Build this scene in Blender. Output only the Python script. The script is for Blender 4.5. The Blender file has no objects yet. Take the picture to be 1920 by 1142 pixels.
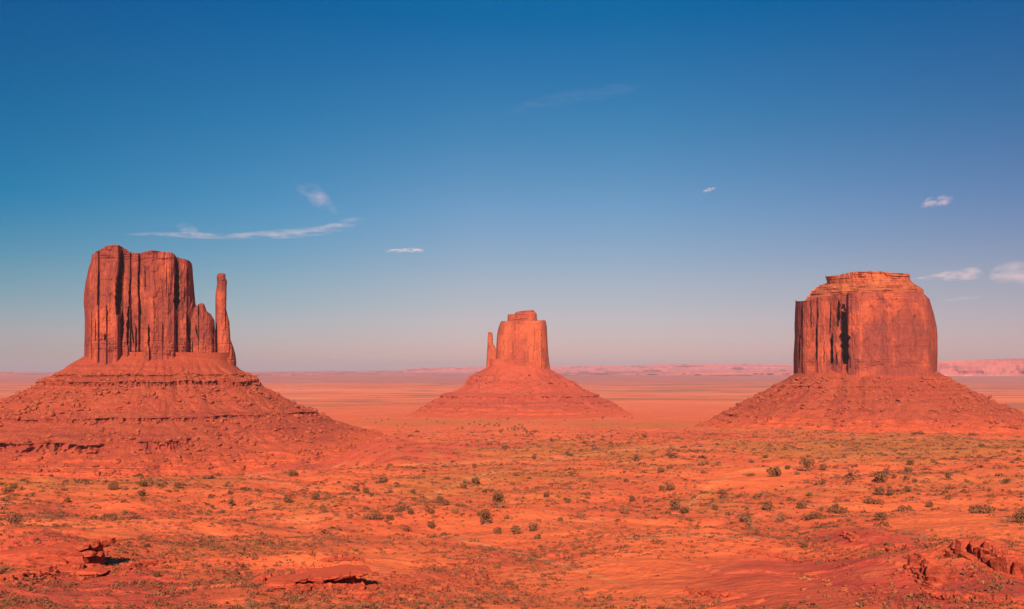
import bpy, math, random
import numpy as np

# ------------------------------------------------------------------ camera, sky, sun, exposure
SC = bpy.context.scene
COL = SC.collection
CAM_H = 140.0                      # metres above the valley floor
F_PX = 1844.0                      # focal length in pixels of the 1920-wide photograph
HORIZON = 690.0
PITCH = math.atan((HORIZON - 571.0) / F_PX)
SUN_EL, SUN_AZ = 31.0, 184.3       # azimuth clockwise from +Y (the view direction)

cam = bpy.data.cameras.new("camera")
cam_o = bpy.data.objects.new("camera", cam)
COL.objects.link(cam_o)
cam.sensor_width = 36.0
cam.lens = F_PX / 1920.0 * 36.0
cam.clip_start = 0.5
cam.clip_end = 200000.0
cam_o.location = (0, 0, CAM_H)
cam_o.rotation_euler = (math.pi / 2 + PITCH, 0, 0)
SC.camera = cam_o

world = bpy.data.worlds.new("World")
SC.world = world
world.use_nodes = True
wn = world.node_tree
sky = wn.nodes.new("ShaderNodeTexSky")
sky.sky_type = 'NISHITA'
sky.sun_disc = False
sky.sun_elevation = math.radians(SUN_EL)
sky.sun_rotation = math.radians(SUN_AZ)
sky.altitude = 1700
sky.air_density = 1.0
sky.dust_density = 1.0
sky.ozone_density = 2.0
wtc = wn.nodes.new("ShaderNodeTexCoord")
wsx = wn.nodes.new("ShaderNodeSeparateXYZ")
wrm = wn.nodes.new("ShaderNodeValToRGB")
wmx = wn.nodes.new("ShaderNodeMix")
wmx.data_type = 'RGBA'
wmx.blend_type = 'MULTIPLY'
wmx.inputs[0].default_value = 1.0
SKY_TINT = [(0.0, (0.58, 0.36, 0.41)), (0.02, (0.60, 0.39, 0.44)), (0.05, (0.62, 0.45, 0.46)), (0.085, (0.60, 0.49, 0.48)), (0.157, (0.41, 0.53, 0.58)),
            (0.237, (0.19, 0.50, 0.60)), (0.345, (0.0, 0.43, 0.655)), (0.52, (0.05, 0.75, 0.95)), (1.0, (0.10, 0.90, 1.0))]
el = wrm.color_ramp.elements
el[0].position, el[0].color = SKY_TINT[0][0], (*SKY_TINT[0][1], 1)
el[1].position, el[1].color = SKY_TINT[-1][0], (*SKY_TINT[-1][1], 1)
for p, c in SKY_TINT[1:-1]:
    e = el.new(p)
    e.color = (*c, 1)
wn.links.new(wtc.outputs["Generated"], wsx.inputs[0])
wn.links.new(wsx.outputs["Z"], wrm.inputs[0])
wn.links.new(sky.outputs[0], wmx.inputs[6])
wn.links.new(wrm.outputs[0], wmx.inputs[7])
wrx = wn.nodes.new("ShaderNodeValToRGB")
wmr = wn.nodes.new("ShaderNodeMapRange")
wmr.inputs["From Min"].default_value, wmr.inputs["From Max"].default_value = -1.0, 1.0
ex = wrx.color_ramp.elements
SKY_SIDE = [(0.0, (0.08, 0.68, 0.82)), (0.27, (0.12, 0.70, 0.84)), (0.38, (0.5, 0.88, 0.95)), (0.48, (1.0, 1.0, 1.0)), (0.56, (1.0, 1.0, 1.0)), (0.73, (0.82, 0.73, 0.85)), (1.0, (0.75, 0.70, 0.82))]
ex[0].position, ex[0].color = SKY_SIDE[0][0], (*SKY_SIDE[0][1], 1)
ex[1].position, ex[1].color = SKY_SIDE[-1][0], (*SKY_SIDE[-1][1], 1)
for p, c in SKY_SIDE[1:-1]:
    e = ex.new(p)
    e.color = (*c, 1)
wm2 = wn.nodes.new("ShaderNodeMix")
wm2.data_type = 'RGBA'
wm2.blend_type = 'MULTIPLY'
wzr = wn.nodes.new("ShaderNodeMapRange")
wzr.inputs["From Min"].default_value, wzr.inputs["From Max"].default_value = 0.03, 0.16
wzr.inputs["To Min"].default_value = 0.3
wn.links.new(wsx.outputs["Z"], wzr.inputs["Value"])
wn.links.new(wzr.outputs[0], wm2.inputs[0])
wn.links.new(wsx.outputs["X"], wmr.inputs["Value"])
wn.links.new(wmr.outputs[0], wrx.inputs[0])
wn.links.new(wmx.outputs[2], wm2.inputs[6])
wn.links.new(wrx.outputs[0], wm2.inputs[7])
wn.links.new(wm2.outputs[2], wn.nodes["Background"].inputs[0])
wn.nodes["Background"].inputs[1].default_value = 0.08

sun = bpy.data.lights.new("sun", 'SUN')
sun.energy = 5.0
sun.angle = math.radians(0.5)
sun.color = (1.0, 0.74, 0.52)
sun_o = bpy.data.objects.new("sun", sun)
COL.objects.link(sun_o)
sun_o.rotation_euler = (math.radians(90 - SUN_EL), 0, math.radians(180 - SUN_AZ))
sun_o.location = (0, -50, 400)

SC.view_settings.view_transform = 'Standard'
SC.view_settings.look = 'None'
SC.view_settings.exposure = 0.6
SC.view_settings.gamma = 1.0
SC.view_settings.use_curve_mapping = False
SC.cycles.volume_bounces = 2
SC.cycles.max_bounces = 4
SC.cycles.diffuse_bounces = 2
SC.cycles.volume_step_rate = 1.0
SC.cycles.volume_max_steps = 256

# ------------------------------------------------------------------ helpers
RNG = np.random.default_rng(7)
_P = np.random.default_rng(3).permutation(256).astype(np.int64)
_P = np.concatenate([_P, _P, _P])
_g = np.random.default_rng(4).normal(size=(256, 3))
_G = _g / np.linalg.norm(_g, axis=1)[:, None]


def perlin(x, y, z=None):
    x = np.asarray(x, float)
    y = np.asarray(y, float)
    z = np.zeros_like(x) if z is None else np.asarray(z, float)
    x, y, z = np.broadcast_arrays(x, y, z)
    xi, yi, zi = np.floor(x), np.floor(y), np.floor(z)
    xf, yf, zf = x - xi, y - yi, z - zi
    xi, yi, zi = xi.astype(np.int64) & 255, yi.astype(np.int64) & 255, zi.astype(np.int64) & 255
    f = lambda t: t * t * t * (t * (t * 6 - 15) + 10)
    u, v, w = f(xf), f(yf), f(zf)
    out = 0.0
    for dx in (0, 1):
        for dy in (0, 1):
            for dz in (0, 1):
                h = _P[_P[_P[xi + dx] + yi + dy] + zi + dz]
                g = _G[h]
                d = g[..., 0] * (xf - dx) + g[..., 1] * (yf - dy) + g[..., 2] * (zf - dz)
                wt = (u if dx else 1 - u) * (v if dy else 1 - v) * (w if dz else 1 - w)
                out = out + wt * d
    return out * 1.5


def fbm(x, y, z=None, o=4, lac=2.03, gain=0.5):
    s, a = 0.0, 1.0
    z = np.zeros_like(x) if z is None else z
    for i in range(o):
        s = s + a * perlin(x + 17.3 * i, y - 9.1 * i, z + 5.7 * i)
        x, y, z, a = x * lac, y * lac, z * lac, a * gain
    return s


def sstep(a, b, x):
    t = np.clip((x - a) / (b - a), 0, 1)
    return t * t * (3 - 2 * t)


def ray(px, py):
    u = (np.asarray(px, float) - 960.0) / F_PX
    v = (571.0 - np.asarray(py, float)) / F_PX
    c, s = math.cos(PITCH), math.sin(PITCH)
    return u, c - v * s, s + v * c


def project(x, y, z):
    c, s = math.cos(PITCH), math.sin(PITCH)
    dz = z - CAM_H
    f = y * c + dz * s
    f = np.where(f < 0.1, 0.1, f)
    return 960 + F_PX * x / f, 571 - F_PX * (dz * c - y * s) / f


class Frame:
    """Local axes facing the camera: a to the right, b away from the camera, z up; b = 0 at the given distance."""
    def __init__(self, px, dist):
        u, fy, _ = ray(px, HORIZON)
        az = math.atan2(float(u), float(fy))
        self.n = (math.sin(az), math.cos(az))
        self.t = (math.cos(az), -math.sin(az))
        self.D = dist

    def pix(self, px, py, b=0.0):
        u, fy, dz = ray(px, py)
        k = (self.D + b) / (u * self.n[0] + fy * self.n[1])
        return k * (u * self.t[0] + fy * self.t[1]), CAM_H + k * dz

    def world(self, a, b, z):
        d = self.D + b
        return np.stack([a * self.t[0] + d * self.n[0], a * self.t[1] + d * self.n[1], z + 0 * a], -1)


def mesh_obj(name, verts, faces, mat, parent=None, smooth=False, attrs=None):
    """faces: an (n,k) index array, or a list of such arrays."""
    me = bpy.data.meshes.new(name)
    fl = faces if isinstance(faces, list) else [faces]
    fl = [np.asarray(f, np.int32) for f in fl if len(f)]
    verts = np.asarray(verts, np.float32).reshape(-1, 3)
    me.vertices.add(len(verts))
    me.vertices.foreach_set("co", verts.ravel())
    me.loops.add(sum(f.size for f in fl))
    me.loops.foreach_set("vertex_index", np.concatenate([f.ravel() for f in fl]))
    tot = np.concatenate([np.full(len(f), f.shape[1], np.int32) for f in fl])
    me.polygons.add(len(tot))
    me.polygons.foreach_set("loop_start", np.concatenate([[0], np.cumsum(tot)[:-1]]).astype(np.int32))
    me.polygons.foreach_set("use_smooth", np.full(len(tot), smooth, bool))
    me.update(calc_edges=True)
    for k, a in (attrs or {}).items():
        at = me.attributes.new(k, 'FLOAT', 'POINT')
        at.data.foreach_set("value", np.asarray(a, np.float32).ravel())
    me.materials.append(mat)
    o = bpy.data.objects.new(name, me)
    COL.objects.link(o)
    if parent:
        o.parent = parent
    return o


def grid_faces(nr, nc, wrap=False):
    r = np.arange(nr - 1)[:, None]
    c = np.arange(nc if wrap else nc - 1)[None, :]
    c2 = (c + 1) % nc
    return np.stack([r * nc + c, r * nc + c2, (r + 1) * nc + c2, (r + 1) * nc + c], -1).reshape(-1, 4)


def tag(o, label=None, cat=None, group=None, kind=None):
    for k, v in (("label", label), ("category", cat), ("group", group), ("kind", kind)):
        if v:
            o[k] = v
    return o


def empty(name, loc):
    o = bpy.data.objects.new(name, None)
    COL.objects.link(o)
    o.location = loc
    return o


class NT:
    """Small wrapper for building node materials."""
    def __init__(self, name):
        self.m = bpy.data.materials.new(name)
        self.m.use_nodes = True
        self.t = self.m.node_tree
        self.b = self.t.nodes["Principled BSDF"]
        self.b.inputs["Roughness"].default_value = 0.95
        self.b.inputs["Specular IOR Level"].default_value = 0.1
        self.geo = self.t.nodes.new("ShaderNodeNewGeometry")

    def n(self, typ, **kw):
        nd = self.t.nodes.new(typ)
        for k, v in kw.items():
            setattr(nd, k, v)
        return nd

    def put(self, src, dst):
        if isinstance(src, (int, float)):
            dst.default_value = src
        elif isinstance(src, tuple):
            dst.default_value = (*src, 1) if len(src) == 3 and len(dst.default_value) == 4 else src
        else:
            self.t.links.new(src, dst)

    def scaled(self, vec, s):
        m = self.n("ShaderNodeVectorMath", operation='MULTIPLY')
        self.put(vec, m.inputs[0])
        m.inputs[1].default_value = s
        return m.outputs[0]

    def noise(self, s, detail=5, rough=0.55, vec=None, dist=0.0):
        """s: noise cycles per metre in x, y, z"""
        nd = self.n("ShaderNodeTexNoise")
        nd.inputs["Scale"].default_value = 1.0
        nd.inputs["Detail"].default_value = detail
        nd.inputs["Roughness"].default_value = rough
        nd.inputs["Distortion"].default_value = dist
        self.put(self.scaled(vec or self.geo.outputs["Position"], s), nd.inputs["Vector"])
        return nd.outputs["Fac"]

    def ramp(self, fac, stops, interp='LINEAR'):
        r = self.n("ShaderNodeValToRGB")
        r.color_ramp.interpolation = interp
        e = r.color_ramp.elements
        while len(e) < len(stops):
            e.new(0.5)
        for q, (p, c) in zip(e, stops):
            q.position = p
            q.color = (c, c, c, 1) if isinstance(c, (int, float)) else (*c, 1)
        self.put(fac, r.inputs[0])
        return r.outputs[0]

    def mix(self, fac, a, b, mode='MIX'):
        m = self.n("ShaderNodeMix", data_type='RGBA', blend_type=mode)
        self.put(fac, m.inputs[0])
        self.put(a, m.inputs[6])
        self.put(b, m.inputs[7])
        return m.outputs[2]

    def math(self, op, a, b=0.0):
        m = self.n("ShaderNodeMath", operation=op)
        m.use_clamp = False
        self.put(a, m.inputs[0])
        self.put(b, m.inputs[1])
        return m.outputs[0]

    def attr(self, name):
        return self.n("ShaderNodeAttribute", attribute_name=name).outputs["Fac"]

    def bump(self, h, strength, dist, prev=None):
        b = self.n("ShaderNodeBump")
        b.inputs["Strength"].default_value = strength
        b.inputs["Distance"].default_value = dist
        self.put(h, b.inputs["Height"])
        if prev:
            self.put(prev, b.inputs["Normal"])
        return b.outputs[0]

    def done(self, color, normal=None):
        self.put(color, self.b.inputs["Base Color"])
        if normal:
            self.put(normal, self.b.inputs["Normal"])
        return self.m


# ------------------------------------------------------------------ materials
def cliff_material(name, light, mid, dark, px):
    """Vertical desert-varnish streaks and faint bedding; px = metres per photo pixel, sets the grain."""
    t = NT(name)
    s = 1.0 / px
    streak = t.noise((.10 * s, .10 * s, .010 * s), 6, .62, dist=.4)
    blotch = t.noise((.022 * s, .022 * s, .016 * s), 4, .55)
    bed = t.noise((.002 * s, .002 * s, .22 * s), 4, .6)
    grain = t.noise((.35 * s, .35 * s, .2 * s), 4, .65)
    c = t.ramp(streak, [(.30, dark), (.45, mid), (.58, mid), (.70, light)])
    c = t.mix(t.ramp(blotch, [(.50, 0.0), (.62, .8)]), c, light)
    c = t.mix(t.ramp(t.noise((.05 * s, .05 * s, .035 * s), 5, .65, dist=.6), [(.33, .7), (.44, 0.0)]), c, dark)
    c = t.mix(t.ramp(bed, [(.34, .30), (.45, 0.0)]), c, dark)
    c = t.mix(t.ramp(grain, [(.3, .35), (.5, 0.0)]), c, dark)
    n = t.bump(streak, .5, 5 * px)
    n = t.bump(grain, .7, 2.2 * px, n)
    n = t.bump(bed, .12, 1.2 * px, n)
    return t.done(c, n)


def talus_material(name, base, ledge, rock, tint, px):
    t = NT(name)
    s = 1.0 / px
    big = t.noise((.012 * s, .012 * s, .03 * s), 5, .55)
    fine = t.noise((.42 * s, .42 * s, .42 * s), 5, .70)
    spk = t.noise((.55 * s, .55 * s, .55 * s), 3, .5)
    strat = t.noise((.003 * s, .003 * s, .16 * s), 4, .6)
    c = t.mix(t.ramp(big, [(.42, 0.0), (.62, .65)]), base, tint)
    c = t.mix(t.ramp(strat, [(.36, .6), (.50, 0.0)]), c, ledge)
    c = t.mix(t.ramp(fine, [(.36, .75), (.50, 0.0)]), c, ledge)
    c = t.mix(t.ramp(spk, [(.57, 0.0), (.64, .85)]), c, rock)
    c = t.mix(t.attr("ledge"), c, ledge)
    c = t.mix(t.attr("foot"), c, t.mix(t.ramp(fine, [(.36, 0.0), (.52, 1.0)]), (.36, .060, .030), (.56, .100, .040)))
    n = t.bump(fine, .6, 1.6 * px)
    n = t.bump(spk, .5, 1.0 * px, n)
    return t.done(c, n)


def rock_material(name, light, dark, scale, dust=None):
    t = NT(name)
    a = t.noise((scale, scale, scale * 3), 5, .6)
    b = t.noise((scale * 5, scale * 5, scale * 5), 4, .6)
    c = t.ramp(a, [(.35, dark), (.62, light)])
    if dust:                                                     # sand lying on the flat tops
        sp = t.n("ShaderNodeSeparateXYZ")
        t.put(t.geo.outputs["Normal"], sp.inputs[0])
        up = t.math('ADD', sp.outputs["Z"], t.math('MULTIPLY', b, .5))
        c = t.mix(t.ramp(up, [(.95, 0.0), (1.15, .85)]), c, dust)
    n = t.bump(b, .8, .3 / scale)
    return t.done(c, n)


def plant_material(name, a, b, scale):
    t = NT(name)
    f = t.noise((scale, scale, scale), 3, .6)
    t.b.inputs["Roughness"].default_value = .8
    return t.done(t.ramp(f, [(.35, a), (.65, b)]))


def ground_material():
    t = NT("desert_soil")
    SAND, SOIL, DARK, GRASS, PALE = (.76, .158, .054), (.68, .120, .050), (.42, .062, .034), (.55, .18, .055), (.80, .32, .18)
    n0 = t.noise((.0011, .0011, 0), 5, .55)
    n1 = t.noise((.011, .011, 0), 6, .6, dist=.3)
    n2 = t.noise((.07, .07, 0), 6, .65)
    n3 = t.noise((.7, .7, .7), 5, .65)
    n4 = t.noise((.0009, .0021, 0), 7, .66, dist=1.2)
    c = t.mix(t.ramp(n1, [(.38, 0.0), (.62, 1.0)]), SOIL, SAND)
    c = t.mix(t.math('MULTIPLY', t.ramp(n2, [(.30, .9), (.50, 0.0)]), .55), c, DARK)
    n6 = t.noise((.03, .03, 0), 5, .55, dist=.5)
    c = t.mix(t.ramp(n6, [(.52, 0.0), (.66, .5)]), c, (.82, .23, .10))
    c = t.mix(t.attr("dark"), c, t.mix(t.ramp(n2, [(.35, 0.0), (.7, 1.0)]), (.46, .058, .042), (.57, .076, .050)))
    c = t.mix(t.attr("sand"), c, t.mix(t.ramp(n2, [(.3, 0.0), (.7, 1.0)]), (.76, .142, .050), (.82, .185, .062)))
    c = t.mix(t.attr("grass"), c, t.mix(t.ramp(n2, [(.36, 0.0), (.64, 1.0)]), (.50, .14, .042), GRASS))
    c = t.mix(t.math('MULTIPLY', t.attr("pale"), t.ramp(n3, [(.40, .25), (.60, .8)])), c, (.66, .24, .10))
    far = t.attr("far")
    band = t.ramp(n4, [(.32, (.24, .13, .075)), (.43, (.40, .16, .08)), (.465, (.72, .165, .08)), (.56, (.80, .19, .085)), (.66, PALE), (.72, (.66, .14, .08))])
    band = t.mix(t.math('MULTIPLY', t.attr("hazy_scrubland"), t.ramp(n4, [(.36, .95), (.66, .55)])), band, (.40, .135, .125))  # distant scrubland; its mauve haze is put into the ground colour
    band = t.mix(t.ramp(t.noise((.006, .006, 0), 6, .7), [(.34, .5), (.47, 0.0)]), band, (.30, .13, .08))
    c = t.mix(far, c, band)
    n5 = t.noise((.22, .22, .22), 5, .7)
    c = t.mix(t.ramp(n5, [(.58, 0.0), (.70, .45)]), c, (.74, .20, .075))
    c = t.mix(t.ramp(n5, [(.32, .45), (.43, 0.0)]), c, DARK)
    c = t.mix(t.math('MULTIPLY', t.ramp(n3, [(.30, .8), (.48, 0.0)]), .6), c, DARK)
    n = t.bump(n2, .5, 3.0)
    n = t.bump(n3, .7, .5, n)
    return t.done(c, n)


# ------------------------------------------------------------------ ground (one sheet out to the hills)
def column(px, pts, tail):
    """pts: (photo row, distance) pairs; tail: (distance, height) pairs"""
    r, z = [3, 20, 50], [138.2, 131.0, 123.5]
    for py, d in pts:
        u, fy, dz = ray(px, py)
        r.append(d)
        z.append(float(CAM_H + d / np.hypot(u, fy) * dz))
    for d, h in tail:
        r.append(d)
        z.append(h)
    return np.log(np.array(r, float)), np.array(z, float)


FAR = [(3200, 0), (60000, 0)]
NEAR_L = [(1142, 110), (1075, 145), (1000, 210), (940, 320)]
COLS = [
    (-900, column(-300, NEAR_L + [(905, 430), (893, 490)], [(620, 55), (750, 40), (1000, 20), (1300, 12), (2000, 5)] + FAR)),
    (0, column(0, NEAR_L + [(903, 430), (892, 490)], [(620, 55), (750, 40), (1000, 20), (1300, 12), (2000, 5)] + FAR)),
    (200, column(200, NEAR_L + [(903, 430), (891, 490)], [(620, 55), (750, 40), (1000, 20), (1300, 12), (2000, 5)] + FAR)),
    (420, column(420, NEAR_L + [(896, 430), (882, 520)], [(640, 60), (760, 45), (1000, 24), (1300, 14), (2000, 6)] + FAR)),
    (600, column(600, [(1142, 110), (1075, 148), (1000, 212), (940, 322), (898, 440), (876, 560)], [(760, 50), (1000, 35), (1300, 24), (2000, 12)] + FAR)),
    (760, column(760, [(1142, 112), (1070, 155), (1000, 220), (940, 328), (898, 450), (868, 620), (848, 830), (830, 1080), (812, 1450), (796, 2000)], FAR)),
    (960, column(960, [(1142, 112), (1060, 168), (1000, 228), (940, 332), (900, 452), (865, 640), (836, 920), (813, 1400), (797, 2000)], FAR)),
    (1280, column(1280, [(1142, 105), (1060, 160), (1000, 226), (940, 332), (900, 452), (860, 660), (830, 950), (812, 1400), (798, 1950)], FAR)),
    (1450, column(1450, [(1142, 98), (1090, 132), (1045, 172), (1000, 232), (940, 338), (900, 458), (860, 660), (830, 930), (808, 1400)], [(2000, 28), (2600, 8)] + FAR)),
    (1650, column(1650, [(1142, 92), (1090, 126), (1030, 172), (1000, 226), (940, 338), (900, 458), (860, 660), (830, 920), (810, 1350)], [(1700, 32), (2100, 18), (2600, 5)] + FAR)),
    (1850, column(1850, [(1142, 90), (1090, 118), (1032, 166), (1000, 218), (940, 336), (900, 456), (860, 660), (832, 900), (815, 1250)], [(1700, 34), (2100, 18), (2600, 5)] + FAR)),
    (2700, column(2100, [(1142, 90), (1090, 118), (1035, 166), (1000, 218), (940, 336), (900, 456), (860, 660), (834, 900), (818, 1250)], [(1700, 34), (2100, 18), (2600, 5)] + FAR)),
]
_LR = np.linspace(math.log(3), math.log(60000), 700)
_TAB = np.stack([np.interp(_LR, *c) for _, c in COLS])
_k = np.exp(-0.5 * (np.arange(-12, 13) / 5.0) ** 2)
_k /= _k.sum()
_TAB = np.stack([np.convolve(np.pad(row, 12, mode='edge'), _k, 'valid') for row in _TAB])
_CU = np.array([(p - 960) / F_PX for p, _ in COLS])


def ground_base(x, y):
    r = np.hypot(x, y) + 1e-6
    az = np.arctan2(x, y)
    u = np.tan(np.clip(az, -1.2, 1.2))
    u = np.clip(u, _CU[0], _CU[-1])
    i = np.clip(np.searchsorted(_CU, u) - 1, 0, len(_CU) - 2)
    f = (u - _CU[i]) / (_CU[i + 1] - _CU[i])
    f = f * f * (3 - 2 * f)
    q = np.clip((np.log(np.clip(r, 3, 60000)) - _LR[0]) / (_LR[1] - _LR[0]), 0, len(_LR) - 1.001)
    j = q.astype(int)
    g = q - j
    h = ((1 - f) * (_TAB[i, j] * (1 - g) + _TAB[i, j + 1] * g) + f * (_TAB[i + 1, j] * (1 - g) + _TAB[i + 1, j + 1] * g))
    back = sstep(math.radians(75), math.radians(120), np.abs(az))       # the overlook carries on behind the camera
    return h * (1 - back) + 138.2 * back


def ground_h(x, y):
    x = np.asarray(x, float)
    y = np.asarray(y, float)
    r = np.hypot(x, y)
    h = ground_base(x, y)
    near = sstep(50, 110, r) * (1 - sstep(1200, 2600, r))
    big = fbm(x / 75, y / 75, o=4)
    h = h + near * 3.3 * big * sstep(100, 260, r) + near * 1.2 * perlin(x / 34 + 2, y / 34 + 8)
    h = h + near * .50 * fbm(x / 17 + 4, y / 17, o=5)
    rid = 1 - np.abs(perlin(x / 42 + 3.3, y / 42 + 1.1) * 1.6 + .35 * perlin(x / 11, y / 11))
    h = h - near * 1.0 * np.clip(rid - .55, 0, 1) * sstep(100, 180, r)
    st = perlin(x / 33 + 9.7, y / 33 + .35 * perlin(x / 9, y / 9)) + .10 * perlin(x / 3.1, y / 3.1)
    near2 = sstep(80, 110, r) * (1 - sstep(420, 700, r))
    h = h + near2 * .28 * (sstep(.13, .155, st) - sstep(.13, .9, st)) + near2 * .22 * (sstep(-.30, -.28, st) - sstep(-.6, 0, st))
    far = sstep(2000, 5000, r)
    h = h + far * 5.0 * fbm(x / 1700, y / 1700, o=4)
    mid = sstep(700, 1500, r) * (1 - far)
    h = h + mid * 1.5 * fbm(x / 160, y / 160, o=4)
    # the bare dune and the broken ridge at the right, the mound that ends in the overhang at the left
    for bx, by, wx, wy, hh in BUMPS:
        h = h + hh * np.exp(-((x - bx) / wx) ** 2 - ((y - by) / wy) ** 2)
    return h


BUMPS = []


def hit(px, py, r0=60.0, r1=6000.0):
    """Where the line of sight through a photo pixel meets the ground."""
    u, fy, dz = (float(q) for q in ray(px, py))
    k = np.exp(np.linspace(math.log(r0), math.log(r1), 1400))
    k = k / math.hypot(u, fy)
    d = CAM_H + k * dz - ground_h(k * u, k * fy)
    i = np.argmax(d < 0)
    if d[i] >= 0:
        i = len(k) - 1
    a, b = k[max(i - 1, 0)], k[i]
    for _ in range(18):
        m = .5 * (a + b)
        if CAM_H + m * dz - float(ground_h(np.array([m * u]), np.array([m * fy]))[0]) < 0:
            b = m
        else:
            a = m
    return b * u, b * fy, CAM_H + b * dz


for px, py, wx, wy, hh in [(1640, 1022, 9, 14, 2.2), (1800, 1045, 12, 9, 2.0), (1860, 1072, 8, 6, 1.5), (80, 1032, 10, 6, 2.6),
                           (596, 1066, 11, 5, 2.2), (760, 1085, 7, 9, 1.2), (1700, 1085, 9, 6, 1.3), (1000, 1105, 10, 10, -1.0)]:
    q = hit(px, py)
    BUMPS.append((q[0], q[1], wx, wy, hh))

# patches of different soil: photo centre, half sizes in photo pixels, strength (spread over real ground)
SANDS = [(205, 1003, 55, 13, .9), (390, 986, 34, 12, .8), (640, 1050, 190, 22, .7), (720, 1062, 60, 24, .9), (960, 985, 190, 36, .6), (1410, 893, 115, 26, .9),
         (1790, 990, 150, 30, .9), (1250, 1015, 130, 45, .6), (1480, 1032, 45, 6, 1.), (1160, 1090, 170, 45, .55), (1560, 868, 220, 16, .3),
         (1720, 945, 190, 14, .6), (980, 800, 90, 7, .6), (560, 1000, 60, 9, .6), (880, 905, 160, 16, .3), (640, 905, 70, 8, .4)]
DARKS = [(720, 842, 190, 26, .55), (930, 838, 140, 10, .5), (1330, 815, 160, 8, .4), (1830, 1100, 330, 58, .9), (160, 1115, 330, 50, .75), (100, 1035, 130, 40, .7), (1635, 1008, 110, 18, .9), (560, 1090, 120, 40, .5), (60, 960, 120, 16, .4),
         (1480, 1100, 200, 55, .45), (1500, 1060, 120, 12, .6), (980, 1045, 110, 14, .4), (290, 960, 110, 12, .35), (250, 875, 400, 14, .6), (800, 1085, 110, 12, .4)]
GRASSES = [(1660, 838, 330, 26, .95), (1080, 846, 220, 16, .8), (830, 912, 120, 26, .7), (1330, 945, 90, 26, .6), (980, 890, 200, 18, .7), (1480, 850, 200, 14, .5),
           (90, 910, 160, 12, .6), (330, 905, 160, 14, .5), (560, 945, 120, 18, .5), (820, 792, 200, 7, .6), (1180, 796, 160, 7, .7), (1650, 808, 300, 6, .8),
           (1250, 872, 120, 12, .5), (1000, 928, 140, 12, .4), (1560, 925, 120, 10, .5), (1800, 905, 160, 20, .4), (420, 1030, 140, 20, .3)]


TRACKS = [[(985, 880), (1040, 862), (1100, 851), (1180, 843), (1260, 838), (1340, 840)], [(1390, 884), (1480, 874), (1570, 862), (1660, 850), (1760, 846)], [(800, 935), (840, 915), (880, 897), (940, 884)],
          [(1290, 950), (1310, 930), (1340, 905), (1370, 893)], [(1180, 1010), (1300, 1000), (1420, 1012)], [(860, 1010), (940, 1030), (1060, 1060), (1180, 1100)], [(760, 872), (900, 866), (1000, 860)]]


def tracks(px, py, wob):
    v = np.zeros_like(px)
    for ln in TRACKS:
        for (x0, y0), (x1, y1) in zip(ln[:-1], ln[1:]):
            t = np.clip(((px - x0) * (x1 - x0) + (py - y0) * (y1 - y0) * 9) / ((x1 - x0) ** 2 + 9 * (y1 - y0) ** 2), 0, 1)
            d = np.hypot(px - x0 - t * (x1 - x0), 3 * (py - y0 - t * (y1 - y0)))
            v = np.maximum(v, 1 - sstep(3, 13, d + 9 * wob))
    return v


def patch(px, py, lst, wob):
    v = np.zeros_like(px)
    for cx, cy, rx, ry, s in lst:
        d = np.sqrt(((px - cx) / rx) ** 2 + ((py - cy) / ry) ** 2) + wob
        v = np.maximum(v, s * (1 - sstep(.65, 1.15, d)))
    return v


SOIL_PALE = [None]


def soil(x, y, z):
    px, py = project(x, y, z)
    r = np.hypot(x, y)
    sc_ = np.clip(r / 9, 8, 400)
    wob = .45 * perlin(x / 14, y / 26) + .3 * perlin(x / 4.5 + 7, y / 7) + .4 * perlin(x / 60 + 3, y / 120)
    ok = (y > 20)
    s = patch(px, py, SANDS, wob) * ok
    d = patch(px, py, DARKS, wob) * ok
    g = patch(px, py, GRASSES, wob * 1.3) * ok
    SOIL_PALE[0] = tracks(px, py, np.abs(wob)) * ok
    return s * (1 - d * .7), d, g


def build_ground():
    half = math.radians(36)
    azs = np.concatenate([np.linspace(-math.pi, -half, 90, endpoint=False), np.linspace(-half, half, 1150), np.linspace(half, math.pi, 91)[1:-1]])
    rs = np.concatenate([np.geomspace(2, 75, 60, endpoint=False), np.geomspace(75, 750, 560, endpoint=False),
                         np.geomspace(750, 3500, 210, endpoint=False), np.geomspace(3500, 41000, 110)])
    R, A = np.meshgrid(rs, azs, indexing='ij')
    X, Y = R * np.sin(A), R * np.cos(A)
    Z = ground_h(X, Y)
    s, d, g = soil(X, Y, Z)
    pl = SOIL_PALE[0]
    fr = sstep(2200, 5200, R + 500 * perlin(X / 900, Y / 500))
    nr, nc = R.shape
    v = np.stack([X, Y, Z], -1).reshape(-1, 3)
    v = np.concatenate([v, [[0, 0, 138.2]]])
    f = grid_faces(nr, nc, True)
    c = np.arange(nc)
    fan = np.stack([np.full(nc, nr * nc), (c + 1) % nc, c], -1)
    ap = lambda q: np.concatenate([q.ravel(), [0]])
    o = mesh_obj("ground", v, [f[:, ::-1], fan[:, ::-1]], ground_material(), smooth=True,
                 attrs={"sand": ap(s), "dark": ap(d), "grass": ap(g), "pale": ap(pl), "far": ap(fr), "hazy_scrubland": ap(sstep(6500, 10500, R + 2600 * perlin(X / 5200, Y / 2600)))})
    tag(o, kind="structure")


build_ground()

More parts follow.
